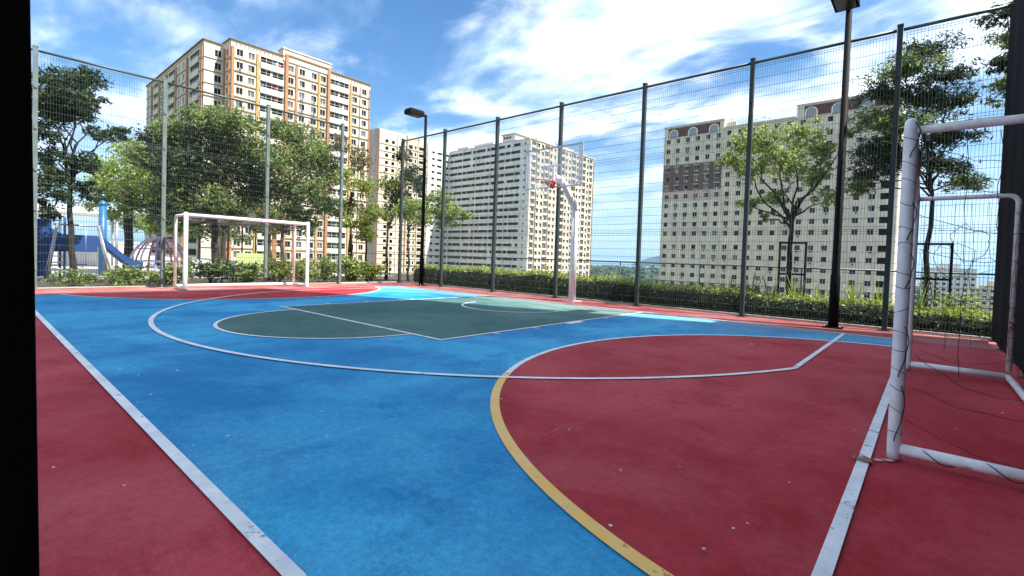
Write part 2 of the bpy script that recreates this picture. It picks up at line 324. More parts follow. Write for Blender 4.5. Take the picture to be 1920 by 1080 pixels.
LAND = mat('hazy_lowland', (.10,.13,.07), .95, var=.4, scale=.006, dirt=(.14,.14,.12))
SEA = mat('sea_water', (.055,.13,.16), .25, spec=.5, var=.15, scale=.0008)
HILL = mat('forested_hill', (.022,.045,.035), .95, var=.3, scale=.004)
zl = -46.0
b = MB(); b.poly([(-45000, -12000, zl-2), (45000, -12000, zl-2), (45000, 55000, zl-2), (-45000, 55000, zl-2)], SEA); tag(b.build('sea'), kind='structure')
random.seed(11)
b = MB(); pts = []
for i in range(61):
    t = i/60; hd = R(176 - 110*t); d = 3000 + 420*math.sin(t*17) + 260*math.sin(t*41+1) + random.uniform(-100, 100)
    pts.append((CAM_POS.x+d*math.cos(hd), CAM_POS.y+d*math.sin(hd), zl))
b.poly([(-3400, -1500, zl)] + pts + [(3400, -1500, zl)], LAND)
b.poly([p for q in () for p in q] or [(-3400, -1500, zl), (-3400, -1500, zl-3), (3400, -1500, zl-3), (3400, -1500, zl)], LAND)
tag(b.build('lowland'), kind='structure')
def hill(cx, cy, rx, ry, h, seed):
    random.seed(seed); b = MB(); n, m = 44, 14; k = len(b.v); ph = [random.uniform(0, 6) for _ in range(6)]
    for j in range(m+1):
        q = j/m
        for i in range(n):
            a = 2*math.pi*i/n
            rr = q*(1+.10*math.sin(3*a+ph[0])+.07*math.sin(7*a+ph[1]))
            hh = h*(1-q)**.85*(1+.12*math.sin(5*a+ph[2]+q*5)+.08*math.sin(9*a+ph[3])*(q)) - 3*q
            b.v.append((cx+rx*rr*math.cos(a), cy+ry*rr*math.sin(a), zl+hh))
    mi = b.mi(HILL)
    for j in range(m):
        for i in range(n):
            b.f.append((j*n+i, j*n+(i+1)%n, (j+1)*n+(i+1)%n, (j+1)*n+i)); b.m.append(mi); b.sm.append(True)
    return b
d = 8200; hd = R(112.2)
hb = hill(CAM_POS.x+d*math.cos(hd), CAM_POS.y+d*math.sin(hd), 830, 900, 285, 3); tag(hb.build('hill'), kind='structure')

# far-off wood on the lowland shore: one mass
random.seed(21); b = MB()
FARW = mat('far_tree_foliage', (.05,.085,.04), .95, var=.4, scale=.05)
def blob(b, c, rx, rz, m, n=8, k=5):
    base = len(b.v); mi = b.mi(m)
    for j in range(k+1):
        ph = math.pi*j/k
        for i in range(n):
            a = 2*math.pi*i/n; s = random.uniform(.8, 1.18)
            b.v.append((c[0]+rx*s*math.sin(ph)*math.cos(a), c[1]+rx*s*math.sin(ph)*math.sin(a), c[2]+rz*s*math.cos(ph)))
    for j in range(k):
        for i in range(n):
            b.f.append((base+j*n+i, base+(j+1)*n+i, base+(j+1)*n+(i+1)%n, base+j*n+(i+1)%n)); b.m.append(mi); b.sm.append(False)
for _ in range(2600):
    hd = R(random.uniform(86, 140)); d = random.uniform(240, 1550)
    h = random.uniform(3.5, 9)
    blob(b, (CAM_POS.x+d*math.cos(hd), CAM_POS.y+d*math.sin(hd), zl+h*.7), h*random.uniform(.8, 1.3), h, FARW, 6, 4)
for _ in range(2200):
    hd = R(random.uniform(108, 128)); d = random.uniform(900, 2500); h = random.uniform(5, 13)*(1.5 if random.random() < .12 else 1)
    blob(b, (CAM_POS.x+d*math.cos(hd), CAM_POS.y+d*math.sin(hd), zl+h*.7), h*random.uniform(.9, 1.6), h, FARW, 6, 4)
tag(b.build('shore_woodland'), 'hazy green woodland on the low shore behind the fence', 'woodland', kind='stuff')

# ================================================================== wire mesh fences
FH = 5.55
def wire(b, p, q, r, m):
    p = Vector(p); q = Vector(q); d = (q-p).normalized(); x = d.orthogonal().normalized()*r; y = d.cross(x)
    k = len(b.v); mi = b.mi(m)
    for e in (p, q):
        for a in (0, 2.0944, 4.1888): b.v.append(tuple(e + x*math.cos(a) + y*math.sin(a)))
    for j in range(3):
        b.f.append((k+j, k+(j+1)%3, k+3+(j+1)%3, k+3+j)); b.m.append(mi); b.sm.append(True)
def panel_mesh(length, name='mesh_panel', h=FH-.06):
    b = MB(); n = int(round(length/.05))
    for i in range(1, n): wire(b, (length*i/n, 0, .05), (length*i/n, 0, h), .0030, FENCE)
    zs = []
    for base in (0.06, 1.90, 3.78):
        top = {0.06: 1.86, 1.90: 3.74, 3.78: h-.03}[base]; k = 0; z = base
        while z < top-.12: zs.append((z, 0)); z += .2
        zs += [(top, 0), (base+.05, .02), (top-.05, .02)]
    for z, off in zs: wire(b, (0, -.004-off, z), (length, -.004-off, z), .0044, FENCE)
    return b.mesh(name)
def fence(name, label, p0, p1, spots, closed=False, pm=FENCE_L):
    p0 = Vector((*p0, 0)); p1 = Vector((*p1, 0)); d = (p1-p0); ln = d.length; ang = math.atan2(d.y, d.x)
    t = empty(name, p0, ang); tag(t, label, 'fence', 'tall wire mesh fences round the court')
    pb = MB(); pb.box((-.042, -.05, .01), (.042, .05, FH+.05), pm); pb.box((-.048, -.056, FH+.05), (.048, .056, FH+.075), pm); pb.box((-.09, -.09, 0), (.09, .09, .014), pm); pme = pb.mesh('post')
    cl = MB(); cl.box((-.022, -.075, -.035), (.022, -.052, .035), pm); cme = cl.mesh('clamp')
    rb = MB(); cache = {}
    for s in spots:
        o = link('post', pme, t, (s, 0, 0))
        for z in (.5, 1.88, 2.8, 3.76, 4.7): link('clamp', cme, o, (0, 0, z))
    for s0, s1 in zip(spots, spots[1:]):
        L_ = round(s1-s0-.1, 2)
        if L_ not in cache:
            r_ = MB(); r_.tube([(0, 0, 0), (L_, 0, 0)], .03, FENCE, 10); cache[L_] = (panel_mesh(L_), r_.mesh('top_rail'))
        tag(link('mesh_panel', cache[L_][0], t, (s0+.05, 0, 0)), kind='stuff'); link('top_rail', cache[L_][1], t, (s0+.05, 0, FH-.02))
    return t
FX = [-8.65, -6.12, -3.52, -.98, 1.62, 4.17, 6.70, 8.20]
fence('wire_fence', 'tall green wire mesh fence behind the basketball hoop and the clipped hedge', (FX[0], 1.2), (8.2, 1.2), [x-FX[0] for x in FX], pm=FENCE_BACKLIT)
FY = [-9.83, -8.8, -6.37, -3.75, -1.3, 1.1]
fence('wire_fence', 'tall grey wire mesh fence behind the small far goal, playground beyond it', (-8.65, FY[0]), (-8.65, 1.1), [y-FY[0] for y in FY[:-1]])
fence('wire_fence', 'dark wire mesh fence seen edge-on beside the near goal at the right', (8.2, -9.83), (8.2, 1.1), [0, 2.5, 5.0, 7.5, 9.95], pm=FENCE)
nq = MB()
for i in range(4):
    y0, y1 = -9.7+2.72*i, -9.7+2.72*i+2.68
    for k in range(8):
        ya, yb = y0+(y1-y0)*k/8, y0+(y1-y0)*(k+1)/8; xa, xb = 8.13+.008*math.sin(k*1.9+i), 8.13+.008*math.sin((k+1)*1.9+i)
        for o_ in (0, .004): nq.poly([(xa+o_, ya, .06), (xb+o_, yb, .06), (xb+o_, yb, 5.4), (xa+o_, ya, 5.4)], NETB)
tag(nq.build('windbreak_cloth'), 'black windbreak cloth hung on the fence at the right edge', 'windbreak')
gp = empty('gate_post', (6.27, -9.839, 0)); gp.rotation_euler[0] = R(.9); tag(gp, 'black gate post close to the camera along the left edge', 'gate post')
b = MB(); b.box((-.07, -.064, .012), (.07, .063, 3.2), JAMB); b.build('post', gp, bevel=.004)
b = MB(); b.box((-.11, -.1, 0), (.11, .1, .012), JAMB); b.build('base_plate', gp)
b = MB(); b.tube([(-.095, .0, .85), (-.095, .0, .99)], .014, JAMB, 8); b.build('hinge', gp)
b = MB(); b.tube([(-.095, .0, 1.85), (-.095, .0, 1.99)], .014, JAMB, 8); b.build('hinge', gp)

# ================================================================== basketball hoop
hp = empty('basketball_hoop', (-.1, .8, 0)); tag(hp, 'white basketball hoop with clear backboard and red rim on a bent pole', 'basketball hoop')
b = MB(); b.tube([(0, 0, .02), (0, 0, 2.48)], .098, WHITE, 20); b.build('pole', hp)
b = MB(); b.box((-.2, -.2, 0), (.2, .2, .018), WHITE); b.build('base_plate', hp)
b = MB(); b.tube([(0, 0, 2.44), (0, -.02, 2.53), (0, -.10, 2.62), (0, -.60, 3.13), (0, -.68, 3.19), (0, -.98, 3.22)], [.098, .098, .096, .085, .083, .08], WHITE, 18); b.build('arm', hp)
BY = -1.05
GLASS = bpy.data.materials.new('clear_acrylic'); GLASS.use_nodes = True
_t = GLASS.node_tree; _b = _t.nodes['Principled BSDF']; _b.inputs['Base Color'].default_value = (.86,.88,.90,1); _b.inputs['Roughness'].default_value = .12
_tr = _t.nodes.new('ShaderNodeBsdfTransparent'); _mx = _t.nodes.new('ShaderNodeMixShader'); _n = _t.nodes.new('ShaderNodeTexNoise'); _n.inputs['Scale'].default_value = 3
_mr = _t.nodes.new('ShaderNodeMapRange'); _mr.inputs[3].default_value = .72; _mr.inputs[4].default_value = .94
_t.links.new(_n.outputs[0], _mr.inputs[0]); _t.links.new(_mr.outputs[0], _mx.inputs[0]); _t.links.new(_b.outputs[0], _mx.inputs[1]); _t.links.new(_tr.outputs[0], _mx.inputs[2]); _t.links.new(_mx.outputs[0], _t.nodes['Material Output'].inputs['Surface'])
bb = MB(); bb.box((-.875, -.008, .025), (.875, .008, 1.0), GLASS); bbo = bb.build('backboard', hp, (0, BY, 2.93))
fr = MB()
for x in (-.89, .89): fr.box((x-.018, -.03, 0), (x+.018, .012, 1.03), STEEL)
for z in (0, 1.0): fr.box((-.872, -.03, z), (.872, .012, z+.03), STEEL)
fr.build('frame', bbo)
for nm, (x0, z0, x1, z1) in (('border_line', (-.84, .06, -.79, .97)), ('border_line', (.79, .06, .84, .97)), ('target_line', (-.295, .12, -.255, .57)), ('target_line', (.255, .12, .295, .57)), ('target_line', (-.255, .53, .255, .57))):
    q = MB(); q.box((x0, -.0125, z0), (x1, -.0085, z1), WHITE); q.build(nm, bbo)
q = MB(); q.box((-.03, .012, -.02), (.03, .05, .62), WHITE); q.box((-.30, .012, .10), (-.033, .05, .15), WHITE); q.box((.033, .012, .10), (.30, .05, .15), WHITE); q.build('support_bracket', bbo)
rm = MB(); n = 28; zc = 3.05
rm.tube([(.225*math.cos(2*math.pi*i/n), BY-.40+.225*math.sin(2*math.pi*i/n), zc) for i in range(n+1)], .0105, RIMRED, 8, caps=False)
rmo = rm.build('rim', hp)
q = MB(); q.box((-.11, BY-.045, zc-.13), (.11, BY-.032, zc+.05), RIMRED); q.box((-.09, BY-.19, zc-.012), (.09, BY-.045, zc+.012), RIMRED)
for sx in (-.085, .085): q.poly([(sx, BY-.19, zc-.012), (sx, BY-.045, zc-.012), (sx, BY-.045, zc-.12)], RIMRED); 
q.build('rim_bracket', rmo)
nb = MB(); random.seed(2)
for i in range(12):
    a0 = 2*math.pi*i/12
    for sgn in (1, -1):
        P = []
        for k in range(7):
            s = k/6; rr = .215*(1-.42*s); aa = a0 + sgn*s*.78
            P.append((rr*math.cos(aa), BY-.40+rr*math.sin(aa), zc-.01-.36*s))
        nb.tube(P, .0032, NETW, 4, caps=False)
nb.build('net', rmo)

# ================================================================== small goals
def goal(label, loc, sx, W, Dp, rad, m, rz=0, m2=None):
    m2 = m2 or m
    t = empty('football_goal', loc, rz); tag(t, label, 'goal', 'small white football goals at both ends of the court')
    for y in (0, W):
        q = MB(); q.tube([(0, y, .0), (0, y, .05), (0, y, 1.93), (0, y, 1.985), (0, y, 2.0)], [rad*.98, rad, rad, rad*.93, rad*.6], m, 18); q.build('post', t)
    q = MB(); q.tube([(0, rad*.9, 1.93), (0, W-rad*.9, 1.93)], rad*.96, m, 16); q.build('crossbar', t)
    rr = rad*.7
    for y in (0, W):
        P = [(sx*rad*.8, y, 1.93), (sx*(Dp-.08), y, 1.93)] + [(sx*(Dp-.08+.08*math.sin(k*.39)), y, 1.93-.08*(1-math.cos(k*.39))) for k in range(1, 5)] + [(sx*Dp, y, .11)]
        q = MB(); q.tube(P, rr, m2, 12); q.build('rear_upright', t)
        q = MB(); q.tube([(sx*rad*.8, y, .062), (sx*(Dp+.01), y, .062)], rad*.9, m, 14); q.build('side_ground_bar', t)
    q = MB(); q.tube([(sx*Dp, rad*.9, .058), (sx*Dp, W-rad*.9, .058)], rad*.85, m, 14); q.build('rear_ground_bar', t)
    return t
goal('small white goal on the far red area in front of the playground fence', (-7.28, -6.2, .009), -1, 3.12, .9, .052, WHITE)
goal('large near white goal at the right edge, wrapped in torn dark string', (7.2, -6.29, .009), 1, 3.38, .82, .035, WHITE_WORN, R(.7), WHITE_RUST)
# torn net left on the near goal
nb = MB(); random.seed(9); c0 = Vector((7.2, -6.29, 0))
for k in range(15):                                                        # lacing wound tightly round the post
    z = .16+.122*k+random.uniform(-.03, .03); tx, ty = random.uniform(-.35, .35), random.uniform(-.35, .35)
    nb.tube([(c0.x+.036*math.cos(i_*.3307), c0.y+.036*math.sin(i_*.3307), z+.06*(tx*math.cos(i_*.3307)+ty*math.sin(i_*.3307))) for i_ in range(20)], .0017, STRING, 4, caps=False)
for zb, za in ((1.98, 1.78), (1.52, 1.30), (1.22, 1.02), (.80, .50), (.45, .12)):
    P = []; a0 = random.uniform(5.2, 5.6)
    for k in range(14):
        s = k/13; a = a0+.55*math.sin(s*4.5); rr_ = .037+.010*abs(math.sin(s*6)); P.append((c0.x+rr_*math.cos(a), c0.y+rr_*math.sin(a), zb+(za-zb)*s))
    nb.tube(P, .003, STRING, 5)
P = []
for k in range(60):                                                        # round the ground bar
    s = k/59; a = s*17; P.append((c0.x+.04+.75*s, c0.y+.034*math.cos(a), .064+.034*math.sin(a)))
nb.tube(P, .003, STRING, 5)
def netline(a, b_, sag, r=.0017, n=10):
    a = Vector(a); b_ = Vector(b_); P = []
    for k in range(n+1):
        s = k/n; q = a.lerp(b_, s); q.z -= sag*math.sin(math.pi*s); q += Vector((random.uniform(-1,1), random.uniform(-1,1), random.uniform(-1,1)))*.012; P.append(q)
    nb.tube(P, r, STRING, 4, caps=False)
XB = 8.0
for k in range(9): netline((7.26, -6.29, .25+.2*k), (XB, -6.2+.0*k, .2+.2*k+random.uniform(-.08, .08)), random.uniform(.02, .16))
for k in range(5): netline((7.30+.14*k, -6.27, 1.9), (7.30+.14*k+random.uniform(-.1, .1), -6.24, random.uniform(.15, .9)), 0)
for k in range(10):                                                        # sagging rear net
    z = .2+.18*k; netline((XB, -6.2, z), (XB, -2.95, z+random.uniform(-.06, .06)), random.uniform(.05, .35), n=16)
for k in range(16):
    y = -6.1+.2*k; netline((XB+random.uniform(-.05,.05), y, 1.85-random.uniform(0, .3)), (XB+random.uniform(-.1,.1), y+random.uniform(-.1, .1), random.uniform(.1, .5)), 0)
for k in range(6): netline((7.24+.13*k, -2.93, 1.88), (7.24+.13*k+random.uniform(-.1,.1), -2.93, random.uniform(.1, .8)), 0)
for k in range(8): netline((7.24, -2.93, .25+.2*k), (XB, -2.93, .25+.2*k), random.uniform(.03, .2))
for c in ((7.62, -2.9, 1.45), (7.5, -2.9, 1.28), (7.75, -2.9, 1.12)):
    P = [(c[0]+random.uniform(.12, .2)*math.cos(k*.45), c[1], c[2]+random.uniform(.12, .22)*math.sin(k*.45)) for k in range(15)]
    nb.tube(P, .003, STRING, 4, caps=False)
tag(nb.build('torn_net'), 'torn dark string net tangled round the near goal frame', 'net')

# ================================================================== floodlights
def lamp(label, loc, h, r0, r1):
    t = empty('floodlight_pole', loc); tag(t, label, 'floodlight', 'black floodlight poles along the far fence')
    q = MB(); q.tube([(0, 0, .02), (0, 0, 1.0), (0, 0, 1.02), (0, 0, h)], [r0, r0*.94, r0*.8, r1], BLACK, 16); q.build('pole', t)
    q = MB(); q.box((-.16, -.16, 0), (.16, .16, .022), BLACK); q.build('base_plate', t)
    for x in (-.12, .12):
        for y in (-.12, .12):
            q = MB(); q.tube([(x, y, .022), (x, y, .06)], .014, STEEL, 6); q.build('bolt', t)
    q = MB(); q.box((-.06, .055, .35), (.06, r0+.02, .62), BLACK); q.build('access_door', t)
    q = MB(); q.bar((0, 0, h-.06), (0, -.22, h-.05), .06, .06, BLACK); q.build('arm', t)
    q = MB(); z0 = h-.14
    q.poly([(-.17, -.20, z0), (.17, -.20, z0), (.17, -.78, z0), (-.17, -.78, z0)][::-1], BLACK)
    q.v = []; q.f = []; q.m = []; q.sm = []
    lo = [(-.19, -.20), (.19, -.20), (.19, -.80), (-.19, -.80)]; hi = [(-.15, -.22), (.15, -.22), (.15, -.76), (-.15, -.76)]
    V = [(x, y, z0) for x, y in lo] + [(x, y, z0+.13) for x, y in lo] + [(x, y, z0+.20) for x, y in hi]; q.v = V
    for f in [(3,2,1,0)] + [(i, (i+1)%4, 4+(i+1)%4, 4+i) for i in range(4)] + [(4+i, 4+(i+1)%4, 8+(i+1)%4, 8+i) for i in range(4)] + [(8,9,10,11)]:
        q.f.append(f); q.m.append(0); q.sm.append(False)
    hd_ = q.build('lamp_head', t)
    q = MB(); q.box((-.15, -.76, z0-.012), (.15, -.26, z0-.002), LENS); q.build('lens', hd_)
LENS = mat('dark_lamp_lens', (.03,.03,.033), .25, var=.05)
lamp('black floodlight pole at the right, standing nearer than the other one', (5.94, .80, 0), 6.02, .088, .052)
lamp('black floodlight pole at the far left corner of the fence', (-6.93, .95, 0), 6.2, .085, .05)

# ================================================================== railing on the podium edge
t = empty('edge_railing', (-16, 3.9, 0)); tag(t, 'thin dark green railing running behind the clipped hedge', 'railing')
q = MB(); q.tube([(0, 0, 1.12), (26, 0, 1.12)], .022, FENCE, 8); q.build('top_rail', t)
q = MB(); q.tube([(0, 0, .60), (26, 0, .60)], .012, FENCE, 6); q.build('lower_rail', t)
q = MB(); q.tube([(0, 0, -.03), (0, 0, 1.098)], .02, FENCE, 8); pm_ = q.mesh('post')
for i in range(11): link('post', pm_, t, (i*2.6, 0, 0))

# ================================================================== buildings
CREAM = mat('cream_wall_paint', (.62,.55,.43), .85, var=.10, scale=.95, dirt=(0.39,0.34,0.26), streak=True)
CREAM_G = mat('pale_cream_wall_paint', (.68,.60,.46), .85, var=.10, scale=.95, dirt=(0.40,0.37,0.31), streak=True)
CREAM_Y = mat('yellow_cream_wall_paint', (.68,.59,.43), .85, var=.10, scale=.95, dirt=(0.42,0.37,0.29), streak=True)
CREAM_W = mat('warm_white_wall_paint', (.63,.555,.43), .85, var=.10, scale=.95, dirt=(0.44,0.39,0.33), streak=True)
OFFW = mat('off_white_wall_paint', (.72,.71,.68), .85, var=.10, scale=.95, dirt=(0.45,0.45,0.42), streak=True)
RECESS_SHADE = mat('recess_shade_grey', (.13,.125,.12), .9, var=.15, scale=.6)  # dark grey for recess faces: shade inside the openings put into colour
MAUVE = mat('mauve_wall_paint', (.135,.085,.075), .85, var=.2, scale=.7, dirt=(.08,.05,.045), streak=True)
PINKW = mat('faded_pink_wall_paint', (.52,.42,.35), .85, var=.12, scale=.6, dirt=(.36,.25,.22), streak=True)
BRICK = mat('orange_brown_pilaster', (.34,.165,.085), .85, var=.15, scale=1.2, dirt=(.30,.13,.06))
GOLD = mat('ochre_pilaster', (.37,.245,.09), .85, var=.15, scale=1.2, dirt=(.33,.20,.06))
LEDGE = mat('brown_ledge_paint', (.24,.145,.07), .85, var=.15, scale=2)
REDP = mat('dark_red_panel', (.12,.032,.024), .7, var=.2, scale=1.5)
PANE = mat('dark_window_glass', (.014,.016,.019), .35, spec=.15, var=.3, scale=.3)
PANE_C = mat('curtained_window_glass', (.16,.15,.13), .3, spec=.5, var=.3, scale=.3)
FRAME = mat('white_window_frame', (.66,.65,.62), .6, var=.06)
GREYP = mat('grey_arch_pane', (.24,.27,.30), .4, var=.1)
ACM = mat('air_conditioner_casing', (.58,.57,.53), .6, var=.1, scale=4)
ROOFM = mat('roof_concrete', (.35,.34,.32), .9, var=.15, scale=.5)
CLOTH = [mat('laundry_'+n, c, .9, var=.1) for n, c in (('red', (.45,.06,.06)), ('blue', (.07,.14,.36)), ('white', (.7,.7,.7)), ('teal', (.05,.25,.25)))]

def wallgrid(b, o, ax, n, s0, s1, z0, z1, holes, m, depth=.3, rm=None, back=None):
    """a wall of quads with real openings; o + ax*s + (0,0,z); reveals go inwards, back closes deep openings"""
    o = Vector(o); ax = Vector(ax); n = Vector(n)
    S = sorted({s0, s1, *[round(h[i], 3) for h in holes for i in (0, 1)]}); Z = sorted({z0, z1, *[round(h[i], 3) for h in holes for i in (2, 3)]})
    S = [s for s in S if s0 <= s <= s1]; Z = [z for z in Z if z0 <= z <= z1]
    P = lambda s, z, d=0: tuple(o + ax*s - n*d + Vector((0, 0, z)))
    for za, zb in zip(Z, Z[1:]):
        zm = (za+zb)/2; row = [h for h in holes if h[2] < zm < h[3]]; run = None
        for sa, sb in zip(S, S[1:]):
            sm = (sa+sb)/2; hole = any(h[0] < sm < h[1] for h in row)
            if hole:
                if run: b.poly([P(run[0], za), P(run[1], za), P(run[1], zb), P(run[0], zb)], m); run = None
            else: run = (run[0], sb) if run else (sa, sb)
        if run: b.poly([P(run[0], za), P(run[1], za), P(run[1], zb), P(run[0], zb)], m)
    rm0 = rm
    for a0, a1, c0, c1, *dd in holes:
        d = dd[0] if dd else depth
        rm = RECESS_SHADE if d > 1 else (rm0 or m)  # deep openings take the painted shade grey instead of the wall colour
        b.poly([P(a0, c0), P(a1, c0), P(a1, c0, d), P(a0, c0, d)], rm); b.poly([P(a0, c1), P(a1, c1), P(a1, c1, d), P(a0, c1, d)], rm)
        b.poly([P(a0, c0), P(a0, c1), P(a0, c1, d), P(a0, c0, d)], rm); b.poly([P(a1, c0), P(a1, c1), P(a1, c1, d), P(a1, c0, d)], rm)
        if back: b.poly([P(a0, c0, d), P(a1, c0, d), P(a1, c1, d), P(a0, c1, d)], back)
    return b
def window_mesh(wd, h, kind=0, hood=False, sill=True, mull=1):
    """local x along the wall, -y outwards, origin in the middle of the opening"""
    b = MB(); y = .2; b.poly([(-wd/2, y, -h/2), (wd/2, y, -h/2), (wd/2, y, h/2), (-wd/2, y, h/2)], PANE if kind == 0 else PANE_C)
    f = .045
    for x in (-wd/2+f/2, wd/2-f/2): b.box((x-f/2, .13, -h/2), (x+f/2, .19, h/2), FRAME)
    for z in (-h/2, h/2-f): b.box((-wd/2+f, .13, z), (wd/2-f, .19, z+f), FRAME)
    for k in range(mull):
        x = -wd/2 + wd*(k+1)/(mull+1); b.box((x-.025, .135, -h/2+f), (x+.025, .185, h/2-f), FRAME)
    if kind == 2: b.box((.02, .10, -h/2+f), (wd/2-f, .125, h/2-f), PANE)
    if sill: b.box((-wd/2-.08, -.10, -h/2-.1), (wd/2+.08, .12, -h/2-.005), FRAME)
    if hood: b.box((-wd/2-.22, -.45, h/2+.03), (wd/2+.22, .0, h/2+.13), FRAME)
    return b.mesh('window')
AC = MB(); AC.box((-.4, -.36, -.27), (.4, -.02, .27), ACM); AC.box((-.30, -.372, -.2), (.12, -.362, .2), PANE); AC_ME = AC.mesh('air_conditioner')

def ledge(parent, lo, hi, m=None, name='ledge'):
    b = MB(); b.box(lo, hi, m or LEDGE); return b.build(name, parent)

# ---------------------------------------------------------------- orange and cream tower at the left
T = empty('apartment_tower', (-125, 40, -46)); tag(T, 'cream apartment tower with orange pilasters and balconies, tallest at upper left', 'building')
OFF = Vector((125, -40, 46))
def tp(p): return Vector(p)+OFF
XT, YT0, YT1 = -105.23, 25.7, 57.7
wc = [27.4, 29.63, 37.8, 40.35, 43.1, 45.3, 53.45, 56.05]; bal = [(31.35, 36.25), (47.05, 51.85)]
zr = [42.15-2.64*k for k in range(20)]
W_, H_ = 1.25, 1.4
holes = [(y-YT0-W_/2, y-YT0+W_/2, z+46-H_/2, z+46+H_/2) for z in zr for y in wc] + [(a-YT0, c-YT0, z+46-.60, z+46+.72, 1.9) for z in zr for a, c in bal]
b = MB(); wallgrid(b, tp((XT, YT0, -46)), (0, 1, 0), (1, 0, 0), 0, YT1-YT0, 0, 90.4, holes, CREAM_W, .3, back=None)
for z in zr:
    for a, c in bal: b.poly([tuple(tp((XT-1.9, y, zz))) for y, zz in ((a, z-.60), (c, z-.60), (c, z+.72), (a, z+.72))], RECESS_SHADE)
h2 = [(25.55-24.78-W_/2, 25.55-24.78+W_/2, z+46-H_/2, z+46+H_/2) for z in zr]
wallgrid(b, tp((-109.8, 25.7, -46)), (0, -1, 0), (1, 0, 0), 0, 3.5, 0, 90.2, [(x0+.15, x1+.15, c, d) for x0, x1, c, d in h2], CREAM_W)
h3 = [(1.7, 2.7, z+46-H_/2, z+46+H_/2) for z in zr]
wallgrid(b, tp((XT, 25.7, -46)), (-1, 0, 0), (0, -1, 0), 0, 4.57, 0, 90.4, h3, CREAM)
lw = [-111.7, -124.1, -127.6, -139.2, -142.6, -153.0, -156.0]; lb = [(-119.2, -112.9), (-136.3, -130.9), (-150.2, -145.2)]
h4 = [(-109.8-x-W_/2, -109.8-x+W_/2, z+46-H_/2, z+46+H_/2) for z in zr for x in lw] + [(-109.8-c, -109.8-a, z+46-.55, z+46+.9, 1.9) for z in zr for a, c in lb]
wallgrid(b, tp((-109.8, 22.2, -46)), (-1, 0, 0), (0, -1, 0), 0, 48.2, 0, 90.2, h4, CREAM)
for z in zr:
    for a, c in lb: b.poly([tuple(tp((x, 22.2+1.9, zz))) for x, zz in ((a, z-.55), (c, z-.55), (c, z+.9), (a, z+.9))], RECESS_SHADE)
for q in ([(XT, YT1, -46), (-158, YT1, -46), (-158, YT1, 44.4), (XT, YT1, 44.4)], [(-158, YT1, -46), (-158, 22.2, -46), (-158, 22.2, 44.2), (-158, YT1, 44.2)]):
    b.poly([tuple(tp(p)) for p in q], CREAM)
b.poly([tuple(tp(p)) for p in ((XT, 25.7, 43.4), (XT, YT1, 43.4), (-158, YT1, 43.4), (-158, 22.2, 43.4), (-109.8, 22.2, 43.4), (-109.8, 25.7, 43.4))], ROOFM)
b.build('wall', T)
wm = [window_mesh(W_, H_, 0), window_mesh(W_, H_, 1), window_mesh(W_, H_, 2)]
random.seed(5); rndk = lambda: random.choices((0, 1, 2), (70, 12, 18))[0]
for k, z in enumerate(zr):
    if z < -14: continue
    for y in wc:
        link('window', wm[rndk()], T, tp((XT, y, z)), R(90))
        if random.random() < .10: link('air_conditioner', AC_ME, T, tp((XT, y, z-1.05)), R(90))
    link('window', wm[rndk()], T, tp((-109.8, 24.78, z)), R(90)); link('window', wm[rndk()], T, tp((-107.43, 25.7, z)), 0)
    if z > 20:
        for x in lw: link('window', wm[rndk()], T, tp((x, 22.2, z)), 0)
def balcony_mesh(ln):
    b = MB(); b.box((-ln/2, -.22, -1.78), (ln/2, -.02, -.62), CREAM_W); b.box((-ln/2-.05, -.26, -.62), (ln/2+.05, .0, -.54), FRAME)
    n = int(ln/1.2)
    for i in range(n+1):
        x = -ln/2 + .05 + (ln-.1)*i/n; b.box((x-.022, .04, -.55), (x+.022, .08, .70), FRAME)
    b.box((-ln/2, .03, .05), (ln/2, .032+.05, .09), FRAME)
    for i in range(random.randint(1, 4)):
        x = random.uniform(-ln/2+.5, ln/2-.5); b.box((x-.22, .3, -.30-random.uniform(0,.2)), (x+.22, .34, .55), random.choice(CLOTH))
    return b.mesh('balcony')
bms = [balcony_mesh(4.85) for _ in range(4)]; bml = [balcony_mesh(5.3) for _ in range(3)]
for z in zr:
    if z < -14: continue
    for a, c in bal: link('balcony', random.choice(bms), T, tp((XT, (a+c)/2, z)), R(90))
    if z > 20:
        for a, c in lb: link('balcony', random.choice(bml), T, tp(((a+c)/2, 22.2, z+.05)), 0, (1.0*(c-a)/5.3, 1, 1))
for y, wd, m, pr, top in ((26.05, .5, BRICK, .28, 43.1), (30.85, .5, GOLD, .3, 43.1), (36.75, .62, BRICK, .55, 44.9), (39.05, .5, BRICK, .3, 43.1), (44.25, .45, GOLD, .3, 43.1), (46.55, .62, BRICK, .55, 44.9), (52.35, .5, GOLD, .3, 43.1), (54.85, .16, LEDGE, .2, 43.1), (57.45, .3, BRICK, .2, 43.1)):
    ledge(T, tp((XT+.003, y-wd/2, -46)), tp((XT+pr, y+wd/2, top)), m, 'pilaster')
for x, wd, m in ((-110.5, .7, BRICK), (-120.8, .9, BRICK), (-129.6, .6, GOLD), (-137.6, .9, BRICK), (-144.2, .6, GOLD), (-151.6, .8, BRICK)):
    ledge(T, tp((x-wd/2, 22.2-.3, -46)), tp((x+wd/2, 22.197, 43.0)), m, 'pilaster')
ledge(T, tp((-108.9, 25.4, -46)), tp((-108.4, 25.697, 43.1)), BRICK, 'pilaster'); ledge(T, tp((-106.0, 25.42, -46)), tp((-105.5, 25.697, 43.1)), BRICK, 'pilaster')
